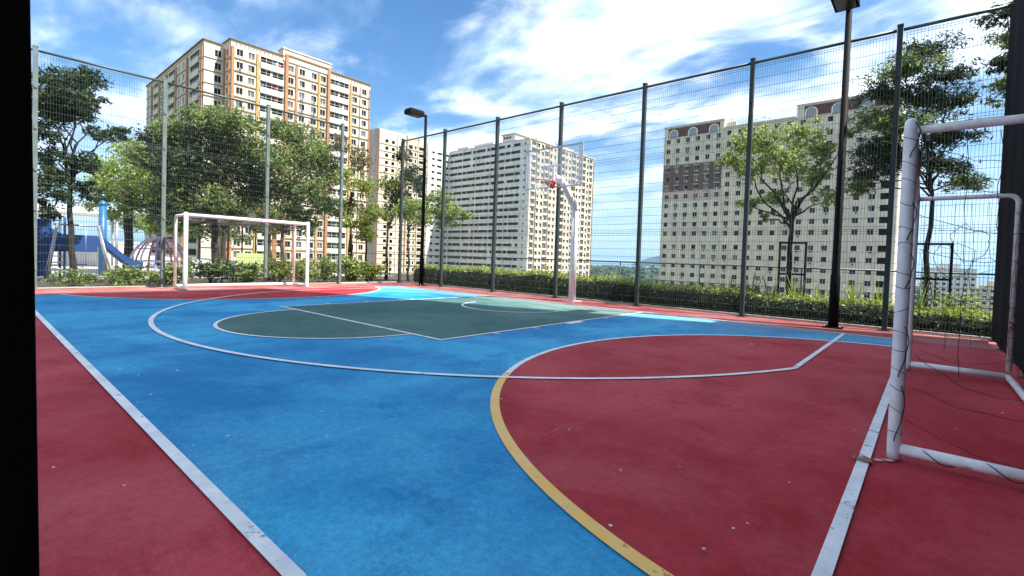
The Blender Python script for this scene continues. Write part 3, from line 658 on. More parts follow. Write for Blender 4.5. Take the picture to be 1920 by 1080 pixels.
for k, z in enumerate(zr):
    if z < -14: continue
    zz = z - 1.32
    for y0, y1 in ((25.6, 31.3), (36.3, 47.0), (51.9, 57.8)): ledge(T, tp((XT+.004, y0, zz-.11)), tp((XT+.2, y1, zz+.11)))
    ledge(T, tp((XT-4.56, 25.55, zz-.062)), tp((XT-.0, 25.696, zz+.062)))
    ledge(T, tp((-109.796, 22.2, zz-.06)), tp((-109.65, 25.5, zz+.06)))
    if z > 18: ledge(T, tp((-158, 22.05, zz-.061)), tp((-109.8, 22.196, zz+.061)))
for y0, y1, z0 in ((25.45, 36.4, 44.4), (46.9, 57.9, 44.4)): ledge(T, tp((XT-.1, y0, z0)), tp((XT+.35, y1, z0+.16)), LEDGE, 'cornice')
ledge(T, tp((-109.9, 21.9, 44.2)), tp((-109.45, 25.42, 44.36)), LEDGE, 'cornice'); ledge(T, tp((-158, 21.85, 44.2)), tp((-109.92, 22.3, 44.36)), LEDGE, 'cornice')
ledge(T, tp((XT-4.5, 25.4, 44.41)), tp((XT-.12, 25.9, 44.57)), LEDGE, 'cornice')
b = MB(); b.box(tp((XT-2.2, 36.0, 43.5)), tp((XT+.25, 47.0, 46.0)), CREAM_W); b.box(tp((XT-2.4, 35.8, 46.0)), tp((XT+.45, 47.2, 46.3)), CREAM); b.box(tp((XT+.253, 36.4, 44.75)), tp((XT+.5, 46.9, 45.05)), BRICK); b.build('roof_pediment', T)
b = MB()
for y in [26.6+.78*i for i in range(40)]:
    if y < 57.4: b.box(tp((XT+.003, y, 43.55)), tp((XT+.05, y+.26, 43.85)), LEDGE)
for x in [-110.6-.95*i for i in range(48)]: b.box(tp((x-.28, 22.15, 43.45)), tp((x, 22.197, 43.75)), LEDGE)
tag(b.build('parapet_vents', T), kind='stuff')
b = MB(); b.box(tp((-122, 30, 43.42)), tp((-114, 42, 45.6)), CREAM); b.build('roof_house', T)
b = MB(); b.box(tp((-134, 24.2, 43.42)), tp((-128, 30, 45.6)), CREAM); b.build('roof_house', T)

# ---------------------------------------------------------------- corridor block in the middle
M_ = empty('corridor_block', (-140, 150, -46)); tag(M_, 'grey and cream apartment block with long dark corridor slots, seen behind the hoop', 'building')
OFF = Vector((140, -150, 46))
YM, XM = 134.7, -116.0
zs = [47.0-2.9*k for k in range(24)]
b = MB(); holes = []
bays = [(-164.5+8.72*i, -164.5+8.72*(i+1)) for i in range(5)]
random.seed(8)
for z in zs:
    for x0, x1 in bays:
        cut = random.choice((.62, .68, .30, .36)); xm = x0+(x1-x0)*cut
        for a, c in ((x0+.22, xm-.16), (xm+.16, x1-.22)):
            if random.random() < .12: a += (c-a)*random.uniform(.2, .5)
            holes.append((a+164.5, c+164.5, z+46-.5, z+46+.65))
wallgrid(b, tp((-164.5, YM, -46)), (1, 0, 0), (0, -1, 0), 0, 43.6, 0, 94.9, holes, OFFW, 1.7, RECESS_SHADE, RECESS_SHADE)
hc = [(2.0, 2.8, z+46-.45, z+46+.45) for z in zs]
wallgrid(b, tp((-120.9, YM-.35, -46)), (1, 0, 0), (0, -1, 0), 0, 4.9, 0, 94.4, hc, OFFW)
b.poly([tuple(tp(p)) for p in ((-120.9, YM-.35, -46), (-120.9, YM, -46), (-120.9, YM, 48.4), (-120.9, YM-.35, 48.4))], OFFW)
ftypes = []                                       # the sunlit side: (centre, kind)
y = 136.9
for kind in 'bwwbwwwbwwbwwbwb':
    ftypes.append((y, kind)); y += 3.25 if kind == 'b' else 2.55
fh = []
for z in zs:
    for yy, kd in ftypes:
        if yy > 179.5: continue
        fh.append((yy-YM-.6, yy-YM+.6, z+46-.75, z+46+.7, .3) if kd == 'w' else (yy-YM-1.25, yy-YM+1.25, z+46-.6, z+46+1.05, 2.6))
wallgrid(b, tp((XM, YM-.35, -46)), (0, 1, 0), (1, 0, 0), 0, 46.4, 0, 94.7, [(a+.35, c+.35, d, e, f) for a, c, d, e, f in fh], CREAM)
for a, c, d, e, f in fh:
    if f > 1: b.poly([tuple(tp((XM-2.6, YM+s, zz-46))) for s, zz in ((a, d), (c, d), (c, e), (a, e))], RECESS_SHADE)
XL = -164.5
ls = [(120.9, 2.6), (127.9, 2.6), (131.4, 2.4)] 
lh = [(yy-97-wd/2, yy-97+wd/2, z+46-.7, z+46+.65, 1.6) for z in zs for yy, wd in ((101, 1.4), (104, 1.4), (108.4, 1.6), (112.6, 1.9), (115.1, .8), (118.1, 2.4)) ]
wallgrid(b, tp((XL+.6, 97, -46)), (0, 1, 0), (1, 0, 0), 0, 24.8, 0, 97.4, lh, CREAM, .4, RECESS_SHADE, PANE)
lh = [(yy-121.8-wd/2, yy-121.8+wd/2, z+46-.45, z+46+.5, 1.6) for z in zs for yy, wd in ((125.2, 1.6), (128.6, 2.6), (132.6, 2.8))]
wallgrid(b, tp((XL, 121.8, -46)), (0, 1, 0), (1, 0, 0), 0, 12.9, 0, 95.3, lh, OFFW, .4, RECESS_SHADE, RECESS_SHADE)
b.poly([tuple(tp(p)) for p in ((XL+.6, 121.8, -46), (XL, 121.8, -46), (XL, 121.8, 51.4), (XL+.6, 121.8, 51.4))], OFFW)
b.poly([tuple(tp(p)) for p in ((XL+.6, 97, -46), (XL-16, 97, -46), (XL-16, 97, 51.4), (XL+.6, 97, 51.4))], PINKW)
for q in ([(XM, 181, -46), (-134, 181, -46), (-134, 181, 48.7), (XM, 181, 48.7)], [(XL-16, 97, -46), (XL-16, 150, -46), (XL-16, 150, 49.3), (XL-16, 97, 49.3)], [(XL-16, 150, -46), (-134, 150, -46), (-134, 150, 48.6), (XL-16, 150, 48.6)], [(-134, 150, -46), (-134, 181, -46), (-134, 181, 48.6), (-134, 150, 48.6)]):
    b.poly([tuple(tp(p)) for p in q], CREAM)
b.poly([tuple(tp(p)) for p in ((XL, YM, 48.1), (XM, YM, 48.1), (XM, 181, 48.1), (-134, 181, 48.1), (-134, 150, 48.1), (XL, 150, 48.1))], ROOFM)
b.poly([tuple(tp(p)) for p in ((XL+.6, 97, 50.9), (XL+.6, 121.8, 50.9), (XL-16, 121.8, 50.9), (XL-16, 97, 50.9))], ROOFM); b.poly([tuple(tp(p)) for p in ((XL, 121.8, 49.0), (XL, 150, 49.0), (XL-16, 150, 49.0), (XL-16, 121.8, 49.0))], ROOFM)
b.build('wall', M_)
wm2 = [window_mesh(1.2, 1.45, 0, hood=True), window_mesh(1.2, 1.45, 1, hood=True), window_mesh(1.2, 1.45, 2, hood=True)]; wms = window_mesh(.8, .9, 0, sill=False, mull=0)
def bal2():
    b = MB(); b.box((-1.3, -.25, -1.5), (1.3, -.02, -.62), CREAM); n = 5
    for i in range(n+1): x = -1.1+2.2*i/n; b.box((x-.02, .03, -.5), (x+.02, .07, .84), FRAME)
    if random.random() < .6: x = random.uniform(-.7, .7); b.box((x-.25, .25, -.4), (x+.25, .29, .5), random.choice(CLOTH))
    return b.mesh('balcony')
b2 = [bal2() for _ in range(4)]
for z in zs:
    if z < -16: continue
    for yy, kd in ftypes:
        if yy > 179.5: continue
        if kd == 'w': link('window', wm2[rndk()], M_, tp((XM, yy, z-.025)), R(90))
        else: link('balcony', random.choice(b2), M_, tp((XM, yy, z)), R(90))
    link('window', wms, M_, tp((-118.5, YM-.35, z)), 0)
    ledge(M_, tp((XL+.604, 97.1, z-1.5)), tp((XL+.8, 121.6, z-1.34)), LEDGE)
    ledge(M_, tp((XM+.004, YM-.3, z-1.5)), tp((XM+.16, 181, z-1.38)), FRAME)
for yy in (134.75, 138.75, 146.9, 157.6, 166.0, 173.8, 180.8): ledge(M_, tp((XM+.003, yy-.14, -46)), tp((XM+.3, yy+.14, 48.2)), LEDGE if yy != 134.75 else OFFW, 'pilaster')
for i in range(6):
    x = -164.5+8.72*i
    if i in (1, 2, 3, 4): ledge(M_, tp((x-.12, YM-.14, -46)), tp((x+.12, YM-.003, 48.0)), OFFW, 'pilaster')
ledge(M_, tp((-164.4, YM-.25, 48.9)), tp((-121, YM+.2, 49.05)), OFFW, 'cornice'); ledge(M_, tp((-121.1, YM-.6, 48.4)), tp((XM+.3, YM-.1, 48.75)), OFFW, 'cornice'); ledge(M_, tp((XM-.2, YM-.08, 48.7)), tp((XM+.4, 181.2, 49.0)), CREAM, 'cornice')
for yy in (97.3, 106.2, 110.6, 116.4, 121.5): ledge(M_, tp((XL+.603, yy-.2, -46)), tp((XL+1.0, yy+.2, 51.2)), BRICK if yy in (97.3, 110.6) else CREAM_W, 'pilaster')
b = MB(); b.box(tp((-134.5, 138, 48.12)), tp((-127.2, 147, 53.0)), OFFW); b.box(tp((-135.2, 137.3, 53.0)), tp((-126.5, 147.7, 53.25)), OFFW)
for x in (-133.8, -132.2, -130.6): b.box(tp((x, 137.93, 51.3)), tp((x+1.1, 137.997, 52.1)), PANE)
b.build('roof_house', M_)
for x0, x1 in ((-164.2, -157), (-153, -141)):
    b = MB(); b.box(tp((x0, 139.0, 50.6)), tp((x1, 143, 51.6)), OFFW); n = int((x1-x0)/2.2)
    for i in range(n+1): x = x0+(x1-x0-.6)*i/n; b.box(tp((x, 139.0, 48.12)), tp((x+.6, 142.9, 50.6)), OFFW)
    b.build('roof_frame', M_)
b = MB(); b.box(tp((XM-7, 140, 48.12)), tp((XM-1, 152, 50.2)), CREAM); b.build('roof_house', M_)
b = MB(); b.box(tp((XM-7, 158, 48.12)), tp((XM-1, 166, 50.2)), CREAM); b.build('roof_house', M_)

# ---------------------------------------------------------------- cream slab block at the right
B_ = empty('slab_block', (-28, 138, -46)); tag(B_, 'long cream slab block with small square windows and dark red rooftop panels', 'building')
OFF = Vector((28, -138, 46))
YR = 130.62
rows = [38.5, 35.6, 32.75, 29.9, 27.05, 24.3, 21.55, 18.8, 16.0, 13.15, 10.3, 6.35, 3.45, .65, -2.1, -4.95]
cols = [-56.45+3.03*i for i in range(6)] + [-38.3+3.08*i for i in range(6)] + [-19.8, -16.75, -13.7, -10.6, -7.5, -4.35]
WR, HR = 1.25, 1.35
secs = [(-57.85, -39.85, CREAM_G, 42.95), (-39.85, -21.3, CREAM_Y, 40.55), (-21.3, .55, CREAM_W, 43.4)]
rz_ = lambda x, z: z + (.4 if x > -39 and z > 37 else 0)
slots = [(-2.75, -1.0, z-.75, z+.75) for z in rows]
for x0, x1, m, top in secs:
    b = MB(); holes = [(x-x0-WR/2, x-x0+WR/2, rz_(x, z)+46-HR/2, rz_(x, z)+46+HR/2) for z in rows for x in cols if x0 < x < x1]
    if x1 > 0: holes += [(a-x0, c-x0, d+46, e+46, 3.2) for a, c, d, e in slots]
    if m is CREAM_G:
        lo = [h for h in holes if h[3] < 66.1]; pk = [h for h in holes if 66.1 < h[2] and h[3] < 69.2]; mv = [h for h in holes if 69.2 < h[2] and h[3] < 77.2]; hi = [h for h in holes if h[2] > 77.2]
        wallgrid(b, tp((x0, YR, -46)), (1, 0, 0), (0, -1, 0), 0, x1-x0, 0, 66.1, lo, m); wallgrid(b, tp((x0, YR, -46)), (1, 0, 0), (0, -1, 0), 0, x1-x0, 66.1, 69.2, pk, PINKW)
        wallgrid(b, tp((x0, YR, -46)), (1, 0, 0), (0, -1, 0), 0, x1-x0, 69.2, 77.2, mv, MAUVE, rm=CREAM_G); wallgrid(b, tp((x0, YR, -46)), (1, 0, 0), (0, -1, 0), 0, x1-x0, 77.2, top+46, hi, m)
    else: wallgrid(b, tp((x0, YR, -46)), (1, 0, 0), (0, -1, 0), 0, x1-x0, 0, top+46, holes, m)
    if x1 > 0:
        for a, c, d, e in slots: b.poly([tuple(tp((x, YR+3.2, zz))) for x, zz in ((a, d), (c, d), (c, e), (a, e))], RECESS_SHADE)
    yb = YR+15
    b.poly([tuple(tp(p)) for p in ((x0, yb, -46), (x1, yb, -46), (x1, yb, top), (x0, yb, top))], m); b.poly([tuple(tp(p)) for p in ((x0, YR, top-.3), (x1, YR, top-.3), (x1, yb, top-.3), (x0, yb, top-.3))], ROOFM)
    for x in (x0, x1): b.poly([tuple(tp(p)) for p in ((x, YR, -46), (x, yb, -46), (x, yb, top), (x, YR, top))], m)
    b.build('wall', B_)
wr = [window_mesh(WR, HR, 0, hood=True), window_mesh(WR, HR, 1, hood=True), window_mesh(WR, HR, 2, hood=True), window_mesh(WR, HR, 0, sill=False, mull=0)]
random.seed(14); extra = MB(); nwin = 0
for z in rows:
    for x in cols:
        if nwin < 300 or True:
            k = random.choices((0, 1, 2, 3), (46, 15, 18, 21))[0]; link('window', wr[k], B_, tp((x, YR, rz_(x, z))), 0); nwin += 1
        if random.random() < (.5 if -57 < x < -40 and 23 < z < 31 else .26): link('air_conditioner', AC_ME, B_, tp((x+random.uniform(-.2, .4), YR, rz_(x, z)-.98)), 0)
for x in (-57.72, -39.85, -21.2, -9.05): ledge(B_, tp((x-.1, YR-.14, -46)), tp((x+.1, YR-.003, 40.3)), CREAM_G, 'pilaster')
def arch_mesh(wd, h, m):
    b = MB(); n = 12; r = wd/2
    def outline(rr, base): return [(-rr, base)] + [(rr*math.cos(math.pi-math.pi*i/n), h-r+rr*math.sin(math.pi*i/n)) for i in range(n+1)] + [(rr, base)]
    oo, ii = outline(r, 0), outline(r-.28, 0)
    for i in range(len(oo)-1):
        b.poly([(oo[i][0], -.3, oo[i][1]), (oo[i+1][0], -.3, oo[i+1][1]), (ii[i+1][0], -.3, ii[i+1][1]), (ii[i][0], -.3, ii[i][1])], m)
        b.poly([(oo[i][0], -.3, oo[i][1]), (oo[i+1][0], -.3, oo[i+1][1]), (oo[i+1][0], 0, oo[i+1][1]), (oo[i][0], 0, oo[i][1])], m)
        b.poly([(ii[i][0], -.3, ii[i][1]), (ii[i+1][0], -.3, ii[i+1][1]), (ii[i+1][0], -.12, ii[i+1][1]), (ii[i][0], -.12, ii[i][1])], m)
    b.poly([(x, -.12, z) for x, z in ii], GREYP); return b.mesh('arched_window')
am = arch_mesh(2.9, 2.5, FRAME)
for x0, x1, z0, z1, xs, za in ((-56.6, -41.0, 39.75, 42.45, (-54.8, -48.8, -42.6), 39.55), (-19.6, -.4, 40.35, 43.0, (-18.0, -12.1, -6.2), 40.15)):
    b = MB(); b.box(tp((x0, YR-.08, z0)), tp((x1, YR-.003, z1)), REDP); n = int((x1-x0)/.5)
    for i in range(n): b.box(tp((x0+.5*i+.2, YR-.13, z0)), tp((x0+.5*i+.3, YR-.083, z1)), REDP)
    b.build('rooftop_panel', B_)
    for x in xs: link('arched_window', am, B_, tp((x, YR-.085, za)), 0)
for x0, x1, z in ((-58.1, -39.6, 42.95), (-39.55, -21.6, 40.55), (-21.55, .8, 43.4)): ledge(B_, tp((x0, YR-.35, z)), tp((x1, YR+.3, z+.22)), FRAME, 'cornice')
b = MB(); b.box(tp((-39.8, YR+2, 40.3)), tp((-37.2, YR+9, 42.4)), CREAM_G); b.build('roof_house', B_)

# ---------------------------------------------------------------- far pale blocks low at the right
FARM = mat('far_white_wall', (.66,.66,.63), .85, var=.08, scale=.3, streak=True)
def far_block(label, x0, x1, y, dep, top, nc, m):
    global OFF
    t = empty('distant_block', ((x0+x1)/2, y, -46)); OFF = Vector((-(x0+x1)/2, -y, 46)); tag(t, label, 'building', 'small distant blocks beyond the near goal')
    st = (x1-x0)/nc; b = MB(); zz = [top-2.2-2.9*k for k in range(9)]
    hl = [(st*i+st*.22, st*i+st*.72, z+46-.65, z+46+.6) for z in zz for i in range(nc)]
    wallgrid(b, tp((x0, y, -46)), (1, 0, 0), (0, -1, 0), 0, x1-x0, 0, top+46, hl, m, .5, RECESS_SHADE, None)
    for q in (((x0, y+dep), (x1, y+dep)), ((x0, y), (x0, y+dep)), ((x1, y), (x1, y+dep))):
        b.poly([tuple(tp((*q[0], -46))), tuple(tp((*q[1], -46))), tuple(tp((*q[1], top))), tuple(tp((*q[0], top)))], m)
    b.poly([tuple(tp(p)) for p in ((x0, y, top-.2), (x1, y, top-.2), (x1, y+dep, top-.2), (x0, y+dep, top-.2))], ROOFM)
    b.build('wall', t); w_ = window_mesh(st*.5, 1.25, 0, sill=True, hood=True)
    for z in zz:
        for i in range(nc): link('window', w_, t, tp((x0+st*i+st*.47, y, z-.025)), 0)
    q = MB(); q.box(tp((x0+(x1-x0)*.3, y+2, top-.2)), tp((x0+(x1-x0)*.7, y+dep-2, top+2.6)), m); q.build('roof_house', t)
    q = MB(); q.box(tp((x0-.3, y-.4, top)), tp((x1+.3, y+.5, top+.3)), m); q.build('cornice', t)
far_block('distant white apartment block seen low through the near goal', 3, 25, 320, 18, 3.4, 8, FARM)
far_block('distant lower tan block just right of the white one, at the frame edge', 25.6, 36, 300, 14, -4.5, 4, CREAM_Y)
far_block('distant small pale block behind the tree support at the right', -16, -4, 420, 16, -3.5, 5, FARM)
OFF = Vector((0, 0, 0))

# ---------------------------------------------------------------- the block beside the court, right of the camera, that shades it
SX, SY1, SH = 16.0, 3.35, 31.5
S_ = empty('shading_block', (26, -25, -.06)); tag(S_, 'tall cream apartment block beside the court, outside the frame on the right', 'building')
OFF = Vector((-26, 25, .06))
b = MB(); sr = [1.7+3.0*k for k in range(10)]; sc_ = [-50+4.2*i for i in range(13)]
hl = [(y+54-.7, y+54+.7, z-.65, z+.65) for z in sr for y in sc_]
wallgrid(b, tp((SX, -54, 0)), (0, 1, 0), (-1, 0, 0), 0, SY1+54, 0, SH, hl, CREAM_W)
hl = [(x-.7, x+.7, z-.65, z+.65) for z in sr for x in (3.5, 9, 14.5)]
wallgrid(b, tp((SX, SY1, 0)), (1, 0, 0), (0, 1, 0), 0, 19, 0, SH, hl, CREAM_W)
for q in (((SX, -54), (SX+19, -54)), ((SX+19, -54), (SX+19, SY1))): b.poly([tuple(tp((*q[0], 0))), tuple(tp((*q[1], 0))), tuple(tp((*q[1], SH))), tuple(tp((*q[0], SH)))], CREAM_W)
b.poly([tuple(tp(p)) for p in ((SX, -54, SH-.4), (SX+19, -54, SH-.4), (SX+19, SY1, SH-.4), (SX, SY1, SH-.4))], ROOFM); b.build('wall', S_)
ws = window_mesh(1.4, 1.3, 0, hood=True, mull=2)
for z in sr:
    for y in sc_: link('window', ws, S_, tp((SX, y, z)), R(-90))
    for x in (3.5, 9, 14.5): link('window', ws, S_, tp((SX+x, SY1, z)), R(180))
for k, z in enumerate(sr[:4]):  # unseen balconies added to break up the shadow edge on the court
    q = MB(); q.box(tp((SX+.6, SY1, z-1.2)), tp((SX+2.6, SY1+.9, z-1.0)), CREAM_W); q.box(tp((SX+.6, SY1+.82, z-1.0)), tp((SX+2.6, SY1+.9, z-.1)), CREAM_W); q.build('balcony', S_)
OFF = Vector((0, 0, 0))

# ================================================================== planting
def rnd_unit():
    while True:
        v = Vector((random.uniform(-1,1), random.uniform(-1,1), random.uniform(-1,1)))
        if .05 < v.length < 1: return v.normalized()
def leaf(b, c, size, up, mi, slim=.5, droop=0):
    n = (rnd_unit() + Vector((0, 0, up))).normalized(); d = n.orthogonal().normalized()
    a = random.uniform(0, 6.283); e = n.cross(d); d, e = d*math.cos(a)+e*math.sin(a), e*math.cos(a)-d*math.sin(a)
    if droop: d = (d+Vector((0, 0, -droop))).normalized(); e = n.cross(d).normalized()
    L_ = size*random.uniform(.55, 1.35); k = len(b.v)
    b.v += [tuple(c-d*L_*.5), tuple(c+e*L_*slim*.5-n*L_*.06), tuple(c+d*L_*.5), tuple(c-e*L_*slim*.5-n*L_*.06)]
    b.f.append((k, k+1, k+2, k+3)); b.m.append(mi); b.sm.append(False)
def clump(b, c, rx, ry, rz, nsub, per, size, mi, up=.6, slim=.5, shell=.55, flat=1.0, droop=0):
    for _ in range(nsub):
        u = rnd_unit(); q = random.random()**shell; s = c + Vector((u.x*rx*q, u.y*ry*q, u.z*rz*q))
        sg = .26*min(rx, ry, max(rz, .6*rx))
        for _ in range(per):
            leaf(b, s + Vector((random.gauss(0, sg), random.gauss(0, sg), random.gauss(0, sg*.75*flat))), size, up, mi, slim, droop)
def limb(b, a, e, r0, r1, m, wob=.08, n=6):
    a = Vector(a); e = Vector(e); ln = (e-a).length; P = []
    for k in range(n+1):
        s = k/n; q = a.lerp(e, s); w_ = wob*ln*math.sin(math.pi*s); q += Vector((random.uniform(-w_, w_), random.uniform(-w_, w_), random.uniform(-w_, w_)*.5+.10*ln*math.sin(math.pi*s)*.5)); P.append(q)
    b.tube(P, [r0+(r1-r0)*k/n for k in range(n+1)], m, 7)
def tree(label, D, bx, fork, blobs, lm, size=.11, dens=1.0, bark=BARK, r0=.11, up=.6, slim=.5, flat=1.0, seed=1, stems=1, cat='tree', group='trees round the court', shell=.55, twigs=True, lm2=None):
    """bx: pixel column of the trunk foot; fork: (px, py) where the limbs part; blobs: (px, py, half width, half height, depth offset)"""
    random.seed(seed); base = at(bx, 520, D); base.z = -.03; t = empty(cat.replace(' ', '_'), base); tag(t, label, cat, group)
    f = at(fork[0], fork[1], D) - base
    tb = MB(); cb_ = MB(); mi = cb_.mi(lm); mi2 = cb_.mi(lm2) if lm2 else mi
    for s in range(stems):
        o = Vector((random.uniform(-.25, .25), random.uniform(-.25, .25), 0)) if s else Vector((0, 0, 0))
        P = [o + (f-o)*(k/6) + Vector((random.uniform(-.05, .05), random.uniform(-.05, .05), 0))*(0 if k in (0,) else 1) for k in range(7)]
        tb.tube(P, [r0*1.25] + [r0*(1-.07*k) for k in range(1, 7)], bark, 9)
    for (x, y, hw, hh, dd) in blobs:
        c = at(x, y, D+dd) - base; s = 1/ppm(D+dd, x); rx, rz = hw*s, hh*s
        limb(tb, f + Vector((0, 0, random.uniform(-.5, 0)))*min(1, f.z*.3), c - Vector((0, 0, rz*.3)), r0*.36, r0*.09, bark)
        if twigs:
            for _ in range(4):
                u = rnd_unit(); limb(tb, c - Vector((0, 0, rz*.3)), c + Vector((u.x*rx*.8, u.y*rx*.8, u.z*rz*.7)), r0*.08, r0*.03, bark, n=3)
        ns = max(4, int(dens*.95*4*math.pi*(rx*rx*rz)**.667/(size*size*slim*.5)/36))
        clump(cb_, c, rx, rx*.9, rz, ns, 36, size, mi if random.random() < .7 else mi2, up, slim, shell, flat)
    tb.build('trunk', t); cb_.build('crown', t); return t

# --- right-hand side, behind the hedge
tree('leafy bright green tree tied to a square support frame behind the hedge', 13.0, 1484, (1484, 402),
     [(1395, 270, 38, 26, .2), (1440, 262, 36, 30, -.3), (1500, 250, 38, 26, .2), (1545, 280, 30, 32, 0), (1372, 300, 28, 20, 0), (1420, 318, 40, 24, .4), (1478, 308, 42, 34, -.2), (1535, 330, 34, 30, .3), (1555, 370, 22, 20, 0), (1400, 380, 28, 16, -.3), (1455, 368, 30, 18, .2), (1590, 250, 16, 18, .2), (1432, 405, 14, 10, .1)],
     LEAF_G, .085, .8, BARK_D, .075, .7, .55, seed=31, shell=.75)
tree('tall dark feathery tree rising above the near goal', 13.3, 1740, (1745, 330),
     [(1740, 95, 55, 20, .2), (1700, 130, 68, 20, 0), (1775, 140, 57, 20, -.3), (1650, 175, 51, 20, .2), (1735, 185, 77, 25, .4), (1800, 190, 44, 20, 0), (1640, 225, 48, 26, 0), (1700, 235, 66, 29, -.3), (1780, 255, 55, 23, .3), (1640, 285, 44, 35, .2), (1700, 295, 57, 32, .5), (1770, 310, 57, 23, 0), (1625, 330, 37, 29, .3), (1800, 340, 46, 17, .2), (1610, 355, 26, 17, 0)],
     LEAF_D, .12, 1.0, BARK_D, .06, 1.0, .24, .6, seed=32, lm2=LEAF_M, shell=.85)
tree('dark feathery tree at the top right corner beside the edge-on fence', 14.0, 1925, (1925, 260),
     [(1890, 25, 40, 22, 0), (1900, 70, 42, 22, .3), (1880, 115, 33, 20, 0), (1905, 150, 40, 20, -.2), (1895, 190, 29, 17, .2), (1960, 100, 44, 42, .2), (1965, 190, 44, 36, 0)],
     LEAF_M, .11, 1.1, BARK_D, .08, 1.0, .28, .5, seed=33, lm2=LEAF_D)
def stake_frame(label, xl, xr, yt, D):
    a = at(xl, yt, D); c = at(xr, yt, D); t = empty('tree_support_frame', (a.x, a.y, -.03)); tag(t, label, 'tree support', 'dark square frames holding young trees')
    d = Vector((c.x-a.x, c.y-a.y, 0)); h = a.z+.03; ang = math.atan2(d.y, d.x); t.rotation_euler[2] = ang; ln = d.length
    for x in (0, ln):
        q = MB(); q.box((x-.025, -.025, 0), (x+.025, .025, h), BLACK); q.build('post', t)
    for z in (h-.05, h-.78):
        q = MB(); q.box((.026, -.022, z), (ln-.026, .022, z+.045), BLACK); q.build('bar', t)
stake_frame('dark square frame round the trunk of the bright green tree', 1463, 1512, 453, 12.75)
stake_frame('dark leaning-looking square frame seen through the near goal', 1716, 1786, 455, 13.0)

# clipped hedge behind the hoop
random.seed(40); hx0, hx1 = -8.3, 9.2
hz = lambda x: .70 - .30*max(0, (x+1.5)/10.7)**.9 + .03*math.sin(x*2.3) + .02*math.sin(x*5.1)
t = empty('clipped_hedge', (0, 2.0, -.02)); tag(t, 'long low clipped hedge along the foot of the fence behind the hoop', 'hedge')
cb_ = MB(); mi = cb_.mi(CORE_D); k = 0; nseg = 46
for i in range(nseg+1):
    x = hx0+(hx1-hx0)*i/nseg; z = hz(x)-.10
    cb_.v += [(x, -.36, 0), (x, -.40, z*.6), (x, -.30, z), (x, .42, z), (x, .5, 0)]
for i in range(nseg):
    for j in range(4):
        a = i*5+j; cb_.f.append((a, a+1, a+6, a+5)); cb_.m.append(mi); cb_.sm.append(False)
cb_.build('light_block_core', t)  # solid dark core added inside the hedge to block light
lb_ = MB(); mi = lb_.mi(LEAF_H); md = lb_.mi(LEAF_D)  # lighter top and darker front leaves: sun and shade put into leaf colour
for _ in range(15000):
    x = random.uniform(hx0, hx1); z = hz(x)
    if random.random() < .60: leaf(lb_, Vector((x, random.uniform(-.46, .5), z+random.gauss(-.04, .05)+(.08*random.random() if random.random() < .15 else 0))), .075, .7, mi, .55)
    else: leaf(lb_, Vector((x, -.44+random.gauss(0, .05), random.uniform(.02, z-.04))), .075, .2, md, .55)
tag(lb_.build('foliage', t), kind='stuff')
def spiky(label, x, y, h, seed, n=16, m=None):
    random.seed(seed); t = empty('spiky_plant', (x, y, -.02)); tag(t, label, 'plant', 'spiky strap-leaved plants above the hedge')
    b = MB(); mi = b.mi(m or LEAF_H)
    for i in range(n):
        a = random.uniform(0, 6.283); ln = h*random.uniform(.75, 1.15); sp = random.uniform(.08, .45); dr = Vector((math.cos(a), math.sin(a), 0)); wv = Vector((-dr.y, dr.x, 0)); P = []
        for k in range(6):
            s = k/5; P.append((dr*(sp*ln*s**1.6) + Vector((0, 0, ln*(s-.18*sp*s*s*2))), .022*(1-s**2)+.002))
        for (p, w0), (q, w1) in zip(P, P[1:]):
            k0 = len(b.v); b.v += [tuple(p-wv*w0), tuple(p+wv*w0), tuple(q+wv*w1), tuple(q-wv*w1)]; b.f.append((k0, k0+1, k0+2, k0+3)); b.m.append(mi); b.sm.append(False)
    b.build('blades', t)
spl = [('spiky green plant above the hedge left of the grey fence post', 3.6), ('spiky green plant rising behind the tall grey fence post at right centre', 4.05), ('spiky green plant at the left foot of the tree support frame', 4.45), ('spiky green plant at the right foot of the tree support frame', 5.05), ('spiky green plant between the support frame and the black floodlight', 5.5), ('spiky green plant just right of the black floodlight pole', 6.1), ('spiky green plant beside the fence post near the goal', 6.55), ('spiky green plant seen just inside the near goal post', 7.15)]
for i, (lb2, x) in enumerate(spl): spiky(lb2, x, 2.15+.15*(i % 3), .98+.08*(i % 2), 50+i)
def shrub(label, x, y, rx, ry, h, m, seed, size=.10, n=26, slim=.5, m2=None, per=24, group='low shrubs along the foot of the fences'):
    random.seed(seed); t = empty('shrub', (x, y, -.03)); tag(t, label, 'shrub', group)
    b = MB(); mi = b.mi(m); mj = b.mi(m2) if m2 else mi; s_ = MB()
    for i in range(6): limb(s_, (random.uniform(-.06, .06), random.uniform(-.06, .06), 0), (random.uniform(-rx, rx)*.6, random.uniform(-ry, ry)*.6, h*random.uniform(.5, .8)), .012, .005, BARK_D, n=3)
    s_.build('stems', t)
    clump(b, Vector((0, 0, h*.52)), rx, ry, h*.48, n, per, size, mi, .8, slim, .7); clump(b, Vector((0, 0, h*.6)), rx*.9, ry*.9, h*.45, n//3, per, size, mj, .9, slim, .5)
    b.build('foliage', t)
shrub('yellow-green shrub behind the hedge seen through the near goal', 7.75, 2.7, .45, .4, .8, LEAF_H, 61, .07, 34)
shrub('low ferny green shrub by the fence post at the far left', -9.6, -8.0, .5, .5, .42, LEAF_M, 62, .11, 24, m2=LEAF_G)
shrub('low ferny green shrub below the playground slide', -9.6, -6.95, .55, .55, .55, LEAF_G, 63, .12, 30, m2=LEAF_M)
shrub('low leafy shrub left of the fence post by the far goal', -9.7, -5.95, .55, .6, .55, LEAF_M, 64, .12, 30, m2=LEAF_G)
